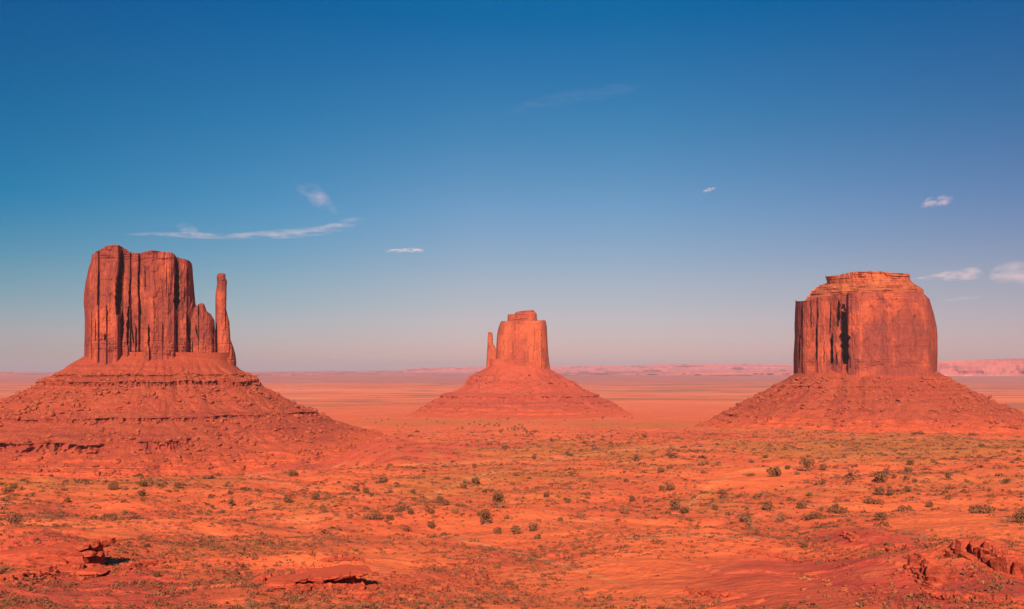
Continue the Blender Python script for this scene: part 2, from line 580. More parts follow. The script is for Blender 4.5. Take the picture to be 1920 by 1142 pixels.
# ------------------------------------------------------------------ buttes
CL = dict(light=(.48, .104, .050), mid=(.262, .057, .041), dark=(.155, .040, .036))
MAT_CLIFF = {k: cliff_material("sandstone_cliff_" + k, px=p, **CL) for k, p in (("near", .8), ("wide", 1.05))}
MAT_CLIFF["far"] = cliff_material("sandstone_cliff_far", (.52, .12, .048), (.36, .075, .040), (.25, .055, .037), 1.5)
MAT_CAP = cliff_material("pale_caprock", (.56, .16, .062), (.40, .098, .045), (.20, .046, .032), .9)
TAL = dict(base=(.335, .053, .029), ledge=(.20, .037, .026), rock=(.46, .135, .066), tint=(.37, .075, .034))
MAT_TALUS = {k: talus_material("talus_" + k, px=p, **TAL) for k, p in (("near", .8), ("wide", 1.05))}
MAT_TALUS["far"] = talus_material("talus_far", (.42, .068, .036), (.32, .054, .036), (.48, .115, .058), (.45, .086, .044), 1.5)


def seg(pts, q):
    p = np.array(pts, float)
    i = np.argsort(p[:, 0], kind='stable')
    return np.interp(q, p[i, 0], p[i, 1])


def cliff_block(name, parent, fr, left, right, top, base, hd, mat, bc=0.0, plan=None, cracks=(), depth=None, n=4.0,
                nu=420, nv=200, m=1.0, flute=1.0, bed=(), fins=(), seed=0.0, sink=25.0):
    """A closed rock block. left/right: (row, column) edges; top/base: (column, row) edges; plan: (column, metres towards
    the camera); cracks: (column, row0, row1, width px, depth m[, column at row1]); depth: (row, depth factor); m: metres per px."""
    cx = np.sin(np.linspace(-math.pi / 2, math.pi / 2, nu))
    cx = .5 * cx + .5 * np.linspace(-1, 1, nu)
    lmin = min(p[1] for p in left)
    rmax = max(p[1] for p in right)
    px0 = lmin + (rmax - lmin) * (cx + 1) / 2
    tp, bp = seg(top, px0), seg(base, px0)
    for _ in range(12):
        lt, rt = seg(left, tp), seg(right, tp)
        tp = .5 * tp + .5 * seg(top, lt + (rt - lt) * (cx + 1) / 2)
    frng = np.random.default_rng(int(seed * 10) + 3)
    kn = np.cumsum(frng.uniform(5, 15, 400)) - 1500
    kv, kv2 = frng.uniform(-1, 1, 400), frng.uniform(-1, 1, 400)
    kv[frng.random(400) < .3] *= 1.8
    v = np.concatenate([[-.35, -.12], np.linspace(0, 1, nv)])[:, None]
    py = bp[None, :] + v * (tp - bp)[None, :]
    L, R = seg(left, py), seg(right, py)
    px = L + (R - L) * (cx[None, :] + 1) / 2
    sy = (1 - np.abs(cx) ** n).clip(0) ** (1 / n)
    dep = hd * sy[None, :] * (seg(depth, py) if depth else 1.0)
    a, z = fr.pix(px, py, bc - dep)                             # the face towards the camera carries the outline
    z = z - (v < 0) * sink * np.abs(v) / .35 * .6
    out = []
    for side in (-1, 1):
        b = bc + side * dep
        sd = 40 * side + seed
        # outward push
        d = 0.0
        if plan and side < 0:
            p = np.array(plan, float)
            d = d + np.interp(px, p[:, 0], p[:, 1])
        q = a / m
        zz = z / m
        warp = 3.0 * perlin(q / 40 + sd, zz / 45 + 3)
        f1 = np.abs(perlin((q + warp) / 17 + sd, zz / 260 + 1.7, side * 3.1 + b / m / 60))
        f2 = np.abs(perlin((q + warp) / 6.5 + sd, zz / 110 + .7, b / m / 30))
        f3 = fbm(q / 4.0 + sd, zz / 22, b / m / 8, o=3)
        blk = perlin(q / 9 + sd, zz / 14, b / m / 20)
        spall = perlin(q / 13 + sd, zz / 30 + 5.5, b / m / 25) + .35 * perlin(q / 5 + sd, zz / 16, b / m / 20)
        lay = sstep(-.08, .08, perlin(q / 70 + sd, zz / 60 + 2.2))
        fac = np.interp(q + .6 * warp, kn, kv) * lay + np.interp(q + .6 * warp + 3, kn, kv2) * (1 - lay)
        d = d + flute * m * (2.9 * fac + 2.4 * (f1 - .25) + 1.6 * (f2 - .25) + .8 * f3 + 1.0 * sstep(-.04, .04, blk) + 1.1 * sstep(.10, .15, spall) - 1.2 * sstep(.24, .30, -spall))
        for row0, row1, amp, freq in bed:                       # thin bedded bands
            w = sstep(row0, row0 + 2.5, py) * (1 - sstep(row1 - 2.5, row1, py))
            st = perlin(py * freq * .30 + .5 * perlin(q / 22, zz / 9 + sd), q / 55 + sd) + .45 * perlin(py * freq * .8, q / 24 + sd)
            w = w * (.35 + .65 * sstep(-.25, .2, perlin(q / 19 + sd * 1.7, zz / 12)))
            d = d + w * m * amp * (1.5 * sstep(-.06, .06, st) - .75 + 1.1 * perlin(q / 2.4 + sd, zz / 7))
        for f0, f1_, ftop, fb in fins if side < 0 else ():
            tt = (px - f0) / (f1_ - f0)
            crown = ftop + 26 * np.abs(tt - .5) ** 2.2 + 2.5 * perlin(q / 6, zz * 0 + ftop)
            d = d + fb * sstep(-.02, .07, tt) * (1 - sstep(.93, 1.02, tt)) * sstep(crown - 1.0, crown + 2.5, py)
        if side < 0:
            for ck in cracks:
                c0, r0, r1, wd, dp = ck[:5]
                c1 = ck[5] if len(ck) > 5 else c0
                t = np.clip((py - r0) / (r1 - r0), 0, 1)
                cc = c0 + (c1 - c0) * t + 1.2 * perlin(py / 9 + c0, py * 0)
                ww = wd * (.75 + .5 * perlin(py / 12 + c0 * 1.7, py * 0 + 2)) * (.35 + .65 * np.sin(np.pi * np.clip(t, .02, .98)) ** .6)
                e = sstep(r0 - 2, r0 + 5, py) * (1 - sstep(r1 - 5, r1 + 2, py))
                d = d - dp * e * (1 - sstep(.38, .62, np.abs(px - cc) / np.maximum(ww, .4)))
        edge = sstep(0.0, .35, sy)[None, :]
        b = b + side * d * edge
        aa = a + cx[None, :] ** 5 * (.35 * flute * m * (2.5 * f2 + f3))
        out.append((aa, b, z))
    # roof: from the front rim over the middle to the back rim
    (a0, b0, z0), (a1, b1, z1) = out
    roof = []
    for t in np.linspace(0, 1, 15)[1:-1]:
        aa = a0[-1] * (1 - t) + a1[-1] * t
        bb = b0[-1] * (1 - t) + b1[-1] * t
        zz = z0[-1] + 1.5 * m * np.sin(math.pi * t) + m * 1.0 * perlin(aa / m / 5 + seed, bb / m / 5)
        roof.append((aa, bb, zz))
    rows = [np.stack(r, -1) for r in zip(a0, b0, z0)] + [np.stack(r, -1) for r in roof] + [np.stack(r, -1) for r in zip(a1[::-1], b1[::-1], z1[::-1])]
    P = np.stack(rows)
    w = fr.world(P[..., 0], P[..., 1], P[..., 2])
    return mesh_obj(name, w, grid_faces(P.shape[0], P.shape[1]), mat, parent)


def talus_cone(name, parent, fr, px_l, px_r, base, hd, bc, left, right, front, zbot, ledges, mat, m, n=2.6, inset=6.0, seed=0.0, nth=1500, gully=1.0):
    """Rubble apron round a cliff. left/right: silhouette (column,row) from the cliff foot outwards; front: (drop, distance);
    ledges: (height z, thickness, strength, crack strength)."""
    aL, _ = fr.pix(px_l, HORIZON)
    aR, _ = fr.pix(px_r, HORIZON)
    ac, hw = .5 * (aL + aR), .5 * (aR - aL) - inset
    hb = hd - inset
    th = np.concatenate([np.linspace(math.pi, 2 * math.pi, int(nth * .72), endpoint=False), np.linspace(0, math.pi, int(nth * .28), endpoint=False)])
    c, s = np.cos(th), np.sin(th)
    bx = ac + hw * np.sign(c) * np.abs(c) ** (2 / n)
    by = bc + hb * np.sign(s) * np.abs(s) ** (2 / n)
    nx, ny = np.sign(c) * np.abs(c) ** (2 - 2 / n) / hw, np.sign(s) * np.abs(s) ** (2 - 2 / n) / hb
    nx, ny = .55 * nx / np.hypot(nx, ny) + .45 * c, .55 * ny / np.hypot(nx, ny) + .45 * s
    nn = np.hypot(nx, ny)
    nx, ny = nx / nn, ny / nn
    pxb = px_l + (bx - aL) / (aR - aL) * (px_r - px_l)
    _, zt = fr.pix(pxb, seg(base, pxb))
    zt = zt - 1.0 * m + 1.6 * m * perlin(bx / m / 14 + seed, by / m / 14)
    zr = np.concatenate([np.arange(zt.max() + .5, zbot, -1.35 * m), [zbot - 8]])
    fine = []
    for zl, tk, *_ in ledges:
        fine += list(np.arange(zl + tk * .3, zl - tk * 1.3, -tk / 7))
    zr = np.array(sorted(np.concatenate([zr, fine]), reverse=True))
    nz = len(zr)

    def side_prof(pts, sgn):
        aa, zz = zip(*[tuple(float(q) for q in fr.pix(p, r)) for p, r in pts])
        a_ = np.abs(np.array(aa) - aa[0])
        z_ = np.array(zz)
        k = (a_[-1] - a_[-2]) / max(z_[-2] - z_[-1], .5)
        a_ = np.append(a_, a_[-1] + k * (z_[-1] + 40))
        z_ = np.append(z_, -40)
        return lambda z: np.interp(-z, -z_, a_)

    pl, pr = side_prof(left, -1), side_prof(right, 1)
    zF = float(np.median(zt[(s < -.9)]))
    fd = np.array(front, float)
    pf = lambda z: np.interp(zF - z, fd[:, 0], fd[:, 1])
    wl, wr, wf = np.clip(-nx, 0, 1) ** 2, np.clip(nx, 0, 1) ** 2, ny ** 2
    prof = lambda z: wl * pl(z) + wr * pr(z) + wf * pf(z)
    Z = np.broadcast_to(zr[:, None], (nz, len(th)))

    def dist(z):
        d0 = prof(np.minimum(z, zt))
        return d0 - prof(zt) * (1 - 0)

    wob = 1.6 * m * perlin(bx / m / 9 + seed, by / m / 9)
    zev = Z.copy()
    led = np.zeros_like(Z)
    crk = np.zeros_like(Z)
    pxf = pxb + nx * 100 * .8 / m * .81
    arc = np.cumsum(np.hypot(np.diff(bx, append=bx[0]), np.diff(by, append=by[0]))) / m
    for i, (zl, tk, st, cs, *span) in enumerate(ledges):
        w = st * sstep(-.12 - .25 * st, .12 - .2 * st, perlin(arc / 38 + 7 * i + seed, arc * 0 + i) + .3 * perlin(arc / 9 + i, arc * 0 + 2.5))
        if span:
            w = w * sstep(span[0] - 12, span[0] + 12, pxf) * (1 - sstep(span[1] - 25, span[1] + 12, pxf)) * (s < .2)
        za = zl + .5 * tk * perlin(arc / 22 + i * 3, arc * 0 + 1.5) + 2.0 * m * perlin(arc / 90 + i * 7, arc * 0 + 4.5)
        lo, hi = za - tk, za
        bench = za + 1.6 * tk
        # rock step: keep the distance constant between hi and lo, win it back on the bench above
        inb = (Z <= bench) & (Z > hi)
        ins = (Z <= hi) & (Z >= lo)
        zs = np.where(inb, bench - (bench - Z) * (bench - lo) / (bench - hi), np.where(ins, lo + .12 * (Z - lo), Z))
        zev = np.where(inb | ins, Z * (1 - w) + zs * w, zev)
        led = np.maximum(led, w * ins * .6)
        cr = sstep(.20, .32, perlin(arc / 4.2 + i * 11 + seed, Z / m / 18)) + .5 * sstep(.1, .25, perlin(arc / 2.3 + i * 5, Z / m / 9))
        crk = crk + w * ins * cs * cr * m
    d = np.maximum(dist(zev), 0) * (1 + (.13 * perlin(arc / 60 + seed, Z * 0) + .05 * perlin(arc / 21 + seed, Z / m / 60)) * gully)
    d = d - crk
    grow = sstep(0, 40 * m, d)
    ax = bx[None] + nx[None] * d
    ay = by[None] + ny[None] * d
    g = np.abs(perlin(arc / 26 + seed * 1.3, d / m / 150)) * 7 + np.abs(perlin(arc / 9 + seed, d / m / 60)) * 2.6
    rough = fbm(ax / m / 16, ay / m / 16, Z / m / 11, o=5) * 1.5
    dd = m * grow * (g * gully * 1.9 - 3.5 + rough * 1.2 + 3.0 * perlin(arc / 45 + seed, d / m / 90 + 3))
    ax, ay = ax + nx[None] * dd, ay + ny[None] * dd
    zz = Z + m * .8 * rough * grow * (1 - led)
    w = fr.world(ax, ay, zz)
    foot = 1 - sstep(2, 40, w[..., 2] - ground_h(w[..., 0], w[..., 1]) + 14 * fbm(ax / m / 28, ay / m / 28, o=3))
    o = mesh_obj(name, w[::-1], grid_faces(nz, len(th), True), mat, parent, attrs={"ledge": led[::-1], "foot": foot[::-1]})
    return o, w, led


def ico_rock():
    t = (1 + 5 ** .5) / 2
    v = np.array([(-1, t, 0), (1, t, 0), (-1, -t, 0), (1, -t, 0), (0, -1, t), (0, 1, t), (0, -1, -t), (0, 1, -t), (t, 0, -1), (t, 0, 1), (-t, 0, -1), (-t, 0, 1)], float)
    f = np.array([(0, 11, 5), (0, 5, 1), (0, 1, 7), (0, 7, 10), (0, 10, 11), (1, 5, 9), (5, 11, 4), (11, 10, 2), (10, 7, 6), (7, 1, 8),
                  (3, 9, 4), (3, 4, 2), (3, 2, 6), (3, 6, 8), (3, 8, 9), (4, 9, 5), (2, 4, 11), (6, 2, 10), (8, 6, 7), (9, 8, 1)])
    return v / np.linalg.norm(v[0]), f


def rocks(name, pos, size, mat, rng, flat=.75, sink=.25):
    """Many loose stones in one mesh."""
    v0, f0 = ico_rock()
    k = len(pos)
    v = v0[None] * (1 + .32 * rng.normal(size=(k, 12, 1)).clip(-1.5, 1.5))
    v = np.clip(v, -.78, .78)                                    # knock the corners into flat faces
    sc_ = size[:, None, None] * np.stack([rng.uniform(.7, 1.4, k), rng.uniform(.7, 1.3, k), flat * rng.uniform(.7, 1.3, k)], -1)[:, None, :]
    v = v * sc_
    a = rng.uniform(0, 6.28, k)
    ca, sa = np.cos(a)[:, None], np.sin(a)[:, None]
    x, y = v[..., 0] * ca - v[..., 1] * sa, v[..., 0] * sa + v[..., 1] * ca
    z = v[..., 2] + size[:, None] * flat * (.6 - sink)
    V = np.stack([x, y, z], -1) + pos[:, None, :]
    F = f0[None] + 12 * np.arange(k)[:, None, None]
    return mesh_obj(name, V.reshape(-1, 3), F.reshape(-1, 3), mat)


MAT_SCREE = rock_material("loose_sandstone", (.42, .10, .047), (.25, .05, .031), .25)


def scree(w, led, count, m, rng, lo, hi, smax, where=None):
    nz, nt, _ = w.shape
    i = (nz * (lo + (hi - lo) * rng.random(count))).astype(int).clip(0, nz - 1)
    j = (nt * .72 * rng.random(count)).astype(int)
    p = w[i, j] + 0
    dens = perlin(p[:, 0] / m / 40, p[:, 1] / m / 40, p[:, 2] / m / 30) + .5 * perlin(p[:, 0] / m / 12, p[:, 1] / m / 12, p[:, 2] / m / 12)
    keep = (dens > rng.normal(0.05, .25, count)) & (led[i, j] < .2)
    p = p[keep]
    p[:, :2] += rng.normal(0, 1.5 * m, (len(p), 2))
    s = m * .55 * rng.pareto(1.35, len(p)).clip(0, 9) * smax / 6 + m * .72
    o = rocks("scree", p, s, MAT_SCREE, rng)
    return tag(o, kind="stuff")


# --- the butte with the tall thumb, on the left ------------------------------------------------
FW = Frame(300, 1500)
gx, gy = FW.world(np.array(0.), np.array(0.), np.array(0.))[:2]
west = tag(empty("butte", (0, 0, 0)), "broad red butte with one tall thin rock thumb at its right end", "butte", "sandstone buttes on the plain")
cliff_block("cliff", west, FW,
            left=[(470, 176), (478, 173), (490, 170.5), (508, 165), (530, 160.5), (550, 157.5), (570, 156.5), (580, 158.5), (600, 159), (640, 158.5), (664, 158)],
            right=[(470, 361), (490, 362.5), (505, 364.5), (552, 364.5), (556, 368), (575, 369.5), (590, 372), (620, 374), (670, 376)],
            top=[(160, 492), (170, 482), (175, 475.5), (188, 468.5), (201, 462), (214, 459), (227, 461), (239, 467), (240.5, 471), (260, 473.5), (282, 470),
                 (304, 472.5), (324, 474.5), (337, 482.5), (355, 486.5), (361, 492), (364, 503), (366, 556), (369, 575), (377, 578)],
            base=[(156, 661), (230, 663), (320, 667), (376, 671)], hd=52, mat=MAT_CLIFF["near"], m=.81, seed=1.3, flute=1.0,
            plan=[(156, -14), (160, -8), (184, 7), (186.5, 1), (188, 5), (205, 7), (222, 4), (226, -6), (231, -11), (243, -5), (245, -12), (259, -6), (261, -15), (270, -3),
                  (277, 5), (284, 9), (305, 8), (326, 3), (329, -6), (336, -10), (350, -11), (352, -14), (366, -22), (377, -26)],
            cracks=[(185.5, 508, 575, 4, 10, 184), (228, 470, 522, 9, 42, 225), (224, 508, 590, 13, 52, 221), (229, 585, 636, 8, 24, 228), (244, 520, 575, 4, 16, 242),
                    (241, 575, 647, 5.5, 18, 239), (259.5, 508, 555, 4, 16), (260, 550, 590, 4, 14, 264), (279, 610, 652, 3.5, 12), (330, 478, 522, 8, 40, 333),
                    (332, 510, 580, 12, 52, 331), (331, 600, 645, 4, 12), (352.5, 502, 536, 3, 9), (347, 538, 565, 2.5, 8), (201, 572, 612, 2.5, 8),
                    (246, 605, 645, 3, 10, 251), (352, 590, 640, 6, 20, 354), (198, 626, 640, 4, 8), (272, 500, 545, 2, 6), (312, 500, 560, 1.6, 3), (180, 600, 640, 2, 5)],
            bed=[(460, 488, 1.3, 1.5), (633, 672, 1.0, 1.3)],
            fins=[(268, 280, 606, 9), (176, 186, 580, 5), (186, 201, 573, 5), (202, 222, 588, 4), (246, 254, 605, 7), (229, 240, 600, 6), (334, 350, 582, 9), (284, 305, 600, 3), (300, 330, 592, 3), (160, 172, 580, 4)])
cliff_block("buttress", west, FW,
            left=[(568, 368), (580, 362), (600, 356), (672, 348)], right=[(568, 384), (585, 392), (600, 402), (672, 408)],
            top=[(348, 590), (358, 584), (366, 576), (371, 572), (374, 569.5), (378, 568.5), (386, 572.5), (387.5, 584), (396, 590), (402, 592), (406, 596)],
            base=[(348, 668), (376, 671), (408, 673)], hd=34, bc=-2, mat=MAT_CLIFF["near"], m=.81, seed=6.1, nu=220, nv=120,
            plan=[(348, -12), (356, -3), (371, 2), (372.5, -1), (380, 6), (395, 4), (408, -4)],
            cracks=[(372.5, 576, 592, 3, 8), (367, 610, 634, 3, 8, 370), (361, 640, 668, 2.5, 8), (400, 612, 665, 3, 9)], bed=[(640, 672, .8, 1.3)])
cliff_block("spire", west, FW,
            left=[(513, 409), (518, 406.7), (530, 407.5), (553, 404.6), (590, 404.5), (600, 404.5), (630, 405), (680, 405)],
            right=[(513, 422), (522, 423), (527, 425.5), (545, 424.5), (580, 424), (593, 427), (603, 430), (637, 432), (650, 437), (662, 441), (678, 443)],
            top=[(404, 516), (407, 514.5), (411, 513.5), (416, 513), (421, 514), (423.5, 515), (444, 518)], base=[(404, 672), (425, 675), (444, 679)], hd=13, bc=-4,
            depth=[(512, .72), (590, .8), (620, 1.3), (680, 1.9)], mat=MAT_CLIFF["near"], m=.81, n=3.0, nu=150, nv=170, seed=3.3, flute=.55,
            plan=[(404, 0), (414, 3), (444, -3)], cracks=[(405.5, 604, 664, 4, 12), (423, 578, 620, 2.5, 7), (436, 655, 676, 2, 5), (430, 640, 675, 1.6, 4)], bed=[(512, 530, .5, 1.1), (640, 680, .9, 1.3)])
_, WT, WL = talus_cone("talus_slope", west, FW, 157, 443, [(157, 661), (230, 663), (320, 667), (376, 671), (443, 680)], 58, 0,
                       left=[(160, 662), (128, 682), (95, 704), (84, 711), (40, 735), (0, 748), (-100, 800), (-200, 850)],
                       right=[(442, 680), (460, 695), (481, 713), (500, 727), (550, 755), (580, 768), (606, 778), (630, 790), (670, 803), (750, 822), (830, 850)],
                       front=[(0, 0), (35, 58), (80, 145), (110, 205), (125, 250), (140, 300), (175, 420)], zbot=2,
                       ledges=[(131, 2.4, .9, 3), (122.5, 5.5, 1.0, 5.0), (78, 4.0, .9, 5.0), (54, 9.5, 1.0, 11.0, -400, 335), (37, 2.5, .8, 1.4, -400, 420), (31, 2.2, .8, 1.4, -400, 420), (26, 2.0, .7, 1.4, -400, 420)],
                       mat=MAT_TALUS["near"], m=.81, seed=2.2)
scree(WT, WL, 20000, .81, np.random.default_rng(21), .12, .97, 5.5)

# --- the far butte in the middle with a small thumb ---------------------------------------------
FE = Frame(975, 2900)
mid_b = tag(empty("butte", (0, 0, 0)), "small hazy butte in the distance with a short thumb on its left", "butte", "sandstone buttes on the plain")
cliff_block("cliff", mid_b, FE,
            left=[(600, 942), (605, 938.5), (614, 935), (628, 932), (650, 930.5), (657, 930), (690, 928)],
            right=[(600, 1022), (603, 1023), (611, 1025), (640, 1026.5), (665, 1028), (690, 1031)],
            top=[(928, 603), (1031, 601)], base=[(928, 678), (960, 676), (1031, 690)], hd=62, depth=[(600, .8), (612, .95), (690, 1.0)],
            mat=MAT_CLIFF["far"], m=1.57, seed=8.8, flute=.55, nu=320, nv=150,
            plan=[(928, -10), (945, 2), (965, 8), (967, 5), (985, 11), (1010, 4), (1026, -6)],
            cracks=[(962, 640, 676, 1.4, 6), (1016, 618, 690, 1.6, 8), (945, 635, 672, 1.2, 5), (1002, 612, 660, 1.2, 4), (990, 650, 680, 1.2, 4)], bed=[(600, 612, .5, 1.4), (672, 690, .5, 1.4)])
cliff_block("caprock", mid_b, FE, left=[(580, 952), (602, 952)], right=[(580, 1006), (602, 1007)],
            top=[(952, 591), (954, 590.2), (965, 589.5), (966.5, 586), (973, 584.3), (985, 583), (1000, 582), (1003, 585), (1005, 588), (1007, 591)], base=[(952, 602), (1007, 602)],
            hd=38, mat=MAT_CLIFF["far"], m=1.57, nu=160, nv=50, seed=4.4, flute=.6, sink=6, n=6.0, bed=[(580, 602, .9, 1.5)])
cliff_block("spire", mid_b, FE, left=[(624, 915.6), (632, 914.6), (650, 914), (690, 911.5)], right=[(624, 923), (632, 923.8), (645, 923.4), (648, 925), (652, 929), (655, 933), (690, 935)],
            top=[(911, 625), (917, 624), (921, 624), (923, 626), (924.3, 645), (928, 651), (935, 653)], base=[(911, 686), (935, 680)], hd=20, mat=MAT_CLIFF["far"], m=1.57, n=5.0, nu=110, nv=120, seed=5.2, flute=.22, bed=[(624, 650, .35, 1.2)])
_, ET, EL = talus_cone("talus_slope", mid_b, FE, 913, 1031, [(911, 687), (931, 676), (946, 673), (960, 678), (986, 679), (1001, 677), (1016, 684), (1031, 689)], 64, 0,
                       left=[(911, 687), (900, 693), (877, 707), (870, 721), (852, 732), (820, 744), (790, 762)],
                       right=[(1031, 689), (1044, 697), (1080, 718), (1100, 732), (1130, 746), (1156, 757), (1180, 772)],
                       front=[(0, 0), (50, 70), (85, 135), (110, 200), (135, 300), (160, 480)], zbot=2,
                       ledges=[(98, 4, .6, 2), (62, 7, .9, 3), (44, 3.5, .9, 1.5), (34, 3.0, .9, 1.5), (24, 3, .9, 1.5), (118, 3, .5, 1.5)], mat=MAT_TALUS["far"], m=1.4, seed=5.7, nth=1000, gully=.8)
scree(ET, EL, 4000, 1.4, np.random.default_rng(22), .15, .95, 3)

# --- the massive flat-topped butte on the right -------------------------------------------------
FM = Frame(1622, 2000)
east = tag(empty("butte", (0, 0, 0)), "massive flat-topped butte with a dark alcove and stepped caprock", "butte", "sandstone buttes on the plain")
cliff_block("cliff", east, FM,
            left=[(562, 1496), (563, 1492), (606, 1490), (633, 1490.5), (663, 1488), (700, 1488)],
            right=[(546, 1728), (550, 1731), (559, 1741), (562, 1743), (583, 1749), (610, 1755.5), (630, 1757.5), (660, 1758), (700, 1757)],
            top=[(1488, 564), (1511, 563), (1514, 560), (1540, 556), (1580, 552), (1610, 549), (1680, 547), (1731, 548), (1742, 552), (1758, 560)],
            base=[(1488, 698), (1500, 692), (1530, 684), (1545, 688), (1570, 686), (1585, 698), (1620, 690), (1700, 690), (1758, 694)], hd=115, n=5.0,
            mat=MAT_CLIFF["wide"], m=1.085, seed=11.1, flute=.75, nu=520, nv=210,
            plan=[(1488, -34), (1494, -22), (1503, -18), (1505, -10), (1519, -6), (1521, -12), (1531, -8), (1534, -2), (1556, 0), (1560, -6), (1570, 4), (1577, 5), (1579, -2),
                  (1587, -2), (1591, 15), (1600, 19), (1625, 20), (1690, 12), (1740, -6), (1758, -22)],
            cracks=[(1502.8, 576, 615, 5, 26), (1498.5, 628, 690, 3.5, 22, 1496.5), (1520, 560, 615, 2, 14), (1533, 578, 600, 3, 14), (1530.5, 608, 676, 3.5, 26), (1558, 568, 625, 2.5, 20, 1556),
                    (1559.5, 626, 688, 6, 40), (1573, 566, 612, 7, 40, 1571), (1581, 572, 700, 17, 70, 1586), (1569, 660, 686, 2.5, 16), (1545, 640, 684, 1.5, 8),
                    (1594, 668, 692, 1.8, 7), (1714, 590, 600, 3, 4), (1728, 628, 634, 2, 4), (1662, 574, 580, 3, 4), (1680, 560, 565, 4, 4)],
            bed=[(672, 700, .55, 1.5), (546, 566, .6, 1.3)])
cliff_block("caprock", east, FM,
            left=[(514, 1549), (517, 1547.5), (523, 1549), (530, 1551), (531, 1550), (535, 1537), (545, 1522), (549, 1519), (552, 1519), (556, 1514), (562, 1511)],
            right=[(510, 1690), (513, 1703), (516, 1706), (523, 1706), (528, 1709), (533, 1716), (542, 1731), (546, 1732), (552, 1731), (562, 1742)],
            top=[(1511, 517), (1549, 516.5), (1572, 514.5), (1595, 511), (1634, 508.5), (1646, 509.5), (1670, 512), (1703, 513.2), (1742, 514)],
            base=[(1511, 563), (1540, 559), (1560, 561), (1578, 555), (1592, 559), (1620, 563), (1655, 558), (1690, 562), (1742, 562)], hd=100, n=4.0, depth=[(509, .60), (522, .62), (531, .64), (546, .88), (549, .90), (552, .92), (562, 1.12)], mat=MAT_CAP, m=1.085, seed=14.2, flute=.7, nu=380, nv=110, sink=20,
            plan=[(1511, -30), (1545, -24), (1575, -10), (1600, 8), (1650, 10), (1700, 0), (1742, -16)],
            bed=[(509, 524, 2.0, 1.0), (534, 553, 1.8, 1.8), (523, 536, .7, 1.6), (552, 563, .8, 1.6)])
_, MT, ML = talus_cone("talus_slope", east, FM, 1489, 1757, [(1489, 697), (1500, 690), (1530, 683), (1545, 685), (1570, 684), (1583, 694), (1600, 691), (1660, 690), (1757, 693)], 118, 0,
                       left=[(1488, 697), (1455, 720), (1419, 741), (1372, 764), (1325, 786)],
                       right=[(1757, 693), (1804, 720), (1865, 754), (1920, 772), (1975, 796)],
                       front=[(0, 0), (40, 72), (75, 150), (100, 220), (112, 270), (130, 380), (150, 520)], zbot=4,
                       ledges=[(107, 3.5, .75, 1.8), (70, 2.2, .7, 1.2), (55, 2.6, .9, 1.3), (46, 1.8, .7, 1.2), (122, 2, .4, 1)], mat=MAT_TALUS["wide"], m=1.085, seed=9.4)
scree(MT, ML, 14000, 1.085, np.random.default_rng(23), .12, .97, 4.0)


def surf_hit(px, py, objs):
    """Where the line of sight through a photo pixel meets a built mesh."""
    from mathutils import Vector
    u, fy, dz = (float(q) for q in ray(px, py))
    best = None
    for o in objs:
        ok, loc, nrm, _ = o.ray_cast(Vector((0, 0, CAM_H)), Vector((u, fy, dz)).normalized())
        if ok and (best is None or loc.length < best.length):
            best = loc
    return best


# a few boulders large enough to be told apart
def boulder(px, py, wpx, label, objs, mat, seed):
    q = surf_hit(px, py, objs)
    if q is None:
        return
    d = math.hypot(q.x, q.y)
    s = wpx * d / F_PX / 2
    rng = np.random.default_rng(seed)
    v0, f0 = ico_rock()
    # one subdivision, then chip flat facets
    vs, fs, mp = list(map(tuple, v0)), [], {}
    def md(i, j):
        k = (min(i, j), max(i, j))
        if k not in mp:
            p = (np.array(vs[i]) + np.array(vs[j])) / 2
            vs.append(tuple(p / np.linalg.norm(p)))
            mp[k] = len(vs) - 1
        return mp[k]
    for a, b, c in f0:
        x, y, z = md(a, b), md(b, c), md(c, a)
        fs += [(a, x, z), (x, b, y), (z, y, c), (x, y, z)]
    v = np.array(vs)
    for _ in range(9):
        nrm = rng.normal(size=3)
        nrm /= np.linalg.norm(nrm)
        k = v @ nrm
        v = v - np.clip(k - .72, 0, 1)[:, None] * nrm
    v = v * (1 + .05 * rng.normal(size=(len(v), 1))) * np.array([1, 1, .85]) * s * 1.2
    o = mesh_obj("boulder", v, np.array(fs), mat)
    o.location = (q.x, q.y, q.z + s * .35)
    tag(o, label, "boulder", "boulders on the butte slopes")


E_T = [o for o in east.children if o.name.startswith("talus")]
W_T = [o for o in west.children if o.name.startswith("talus")]
bpy.context.view_layer.update()
for i, (px, py, w, lab, ob) in enumerate([
        (1428, 748, 11, "largest pale boulder on the left flank of the massive flat-topped butte", E_T),
        (1420, 751, 6, "dark-shadowed boulder touching the largest one on the massive butte's left flank", E_T),
        (1373, 763, 7, "boulder on the skyline low on the massive flat-topped butte's left flank", E_T),
        (1356, 767, 6, "lowest boulder where the massive butte's left flank meets the plain", E_T),
        (1625, 737, 8, "pale split boulder in the middle of the massive butte's slope", E_T),
        (1592, 762, 6, "light boulder low on the slope under the massive butte's alcove", E_T),
        (458, 733, 7, "dark-sided boulder right below the thumb of the broad butte", W_T),
        (485, 737, 7, "boulder at the right skyline of the slope under the rock thumb", W_T),
        (520, 741, 8, "boulder on the skyline halfway down the broad butte's right slope", W_T),
        (262, 752, 6, "dark boulder in the middle of the broad butte's upper slope", W_T),
        (490, 794, 6, "dark boulder low on the broad butte's right-hand rubble slope", W_T)]):
    boulder(px, py, w, lab, ob, MAT_SCREE, 50 + i)


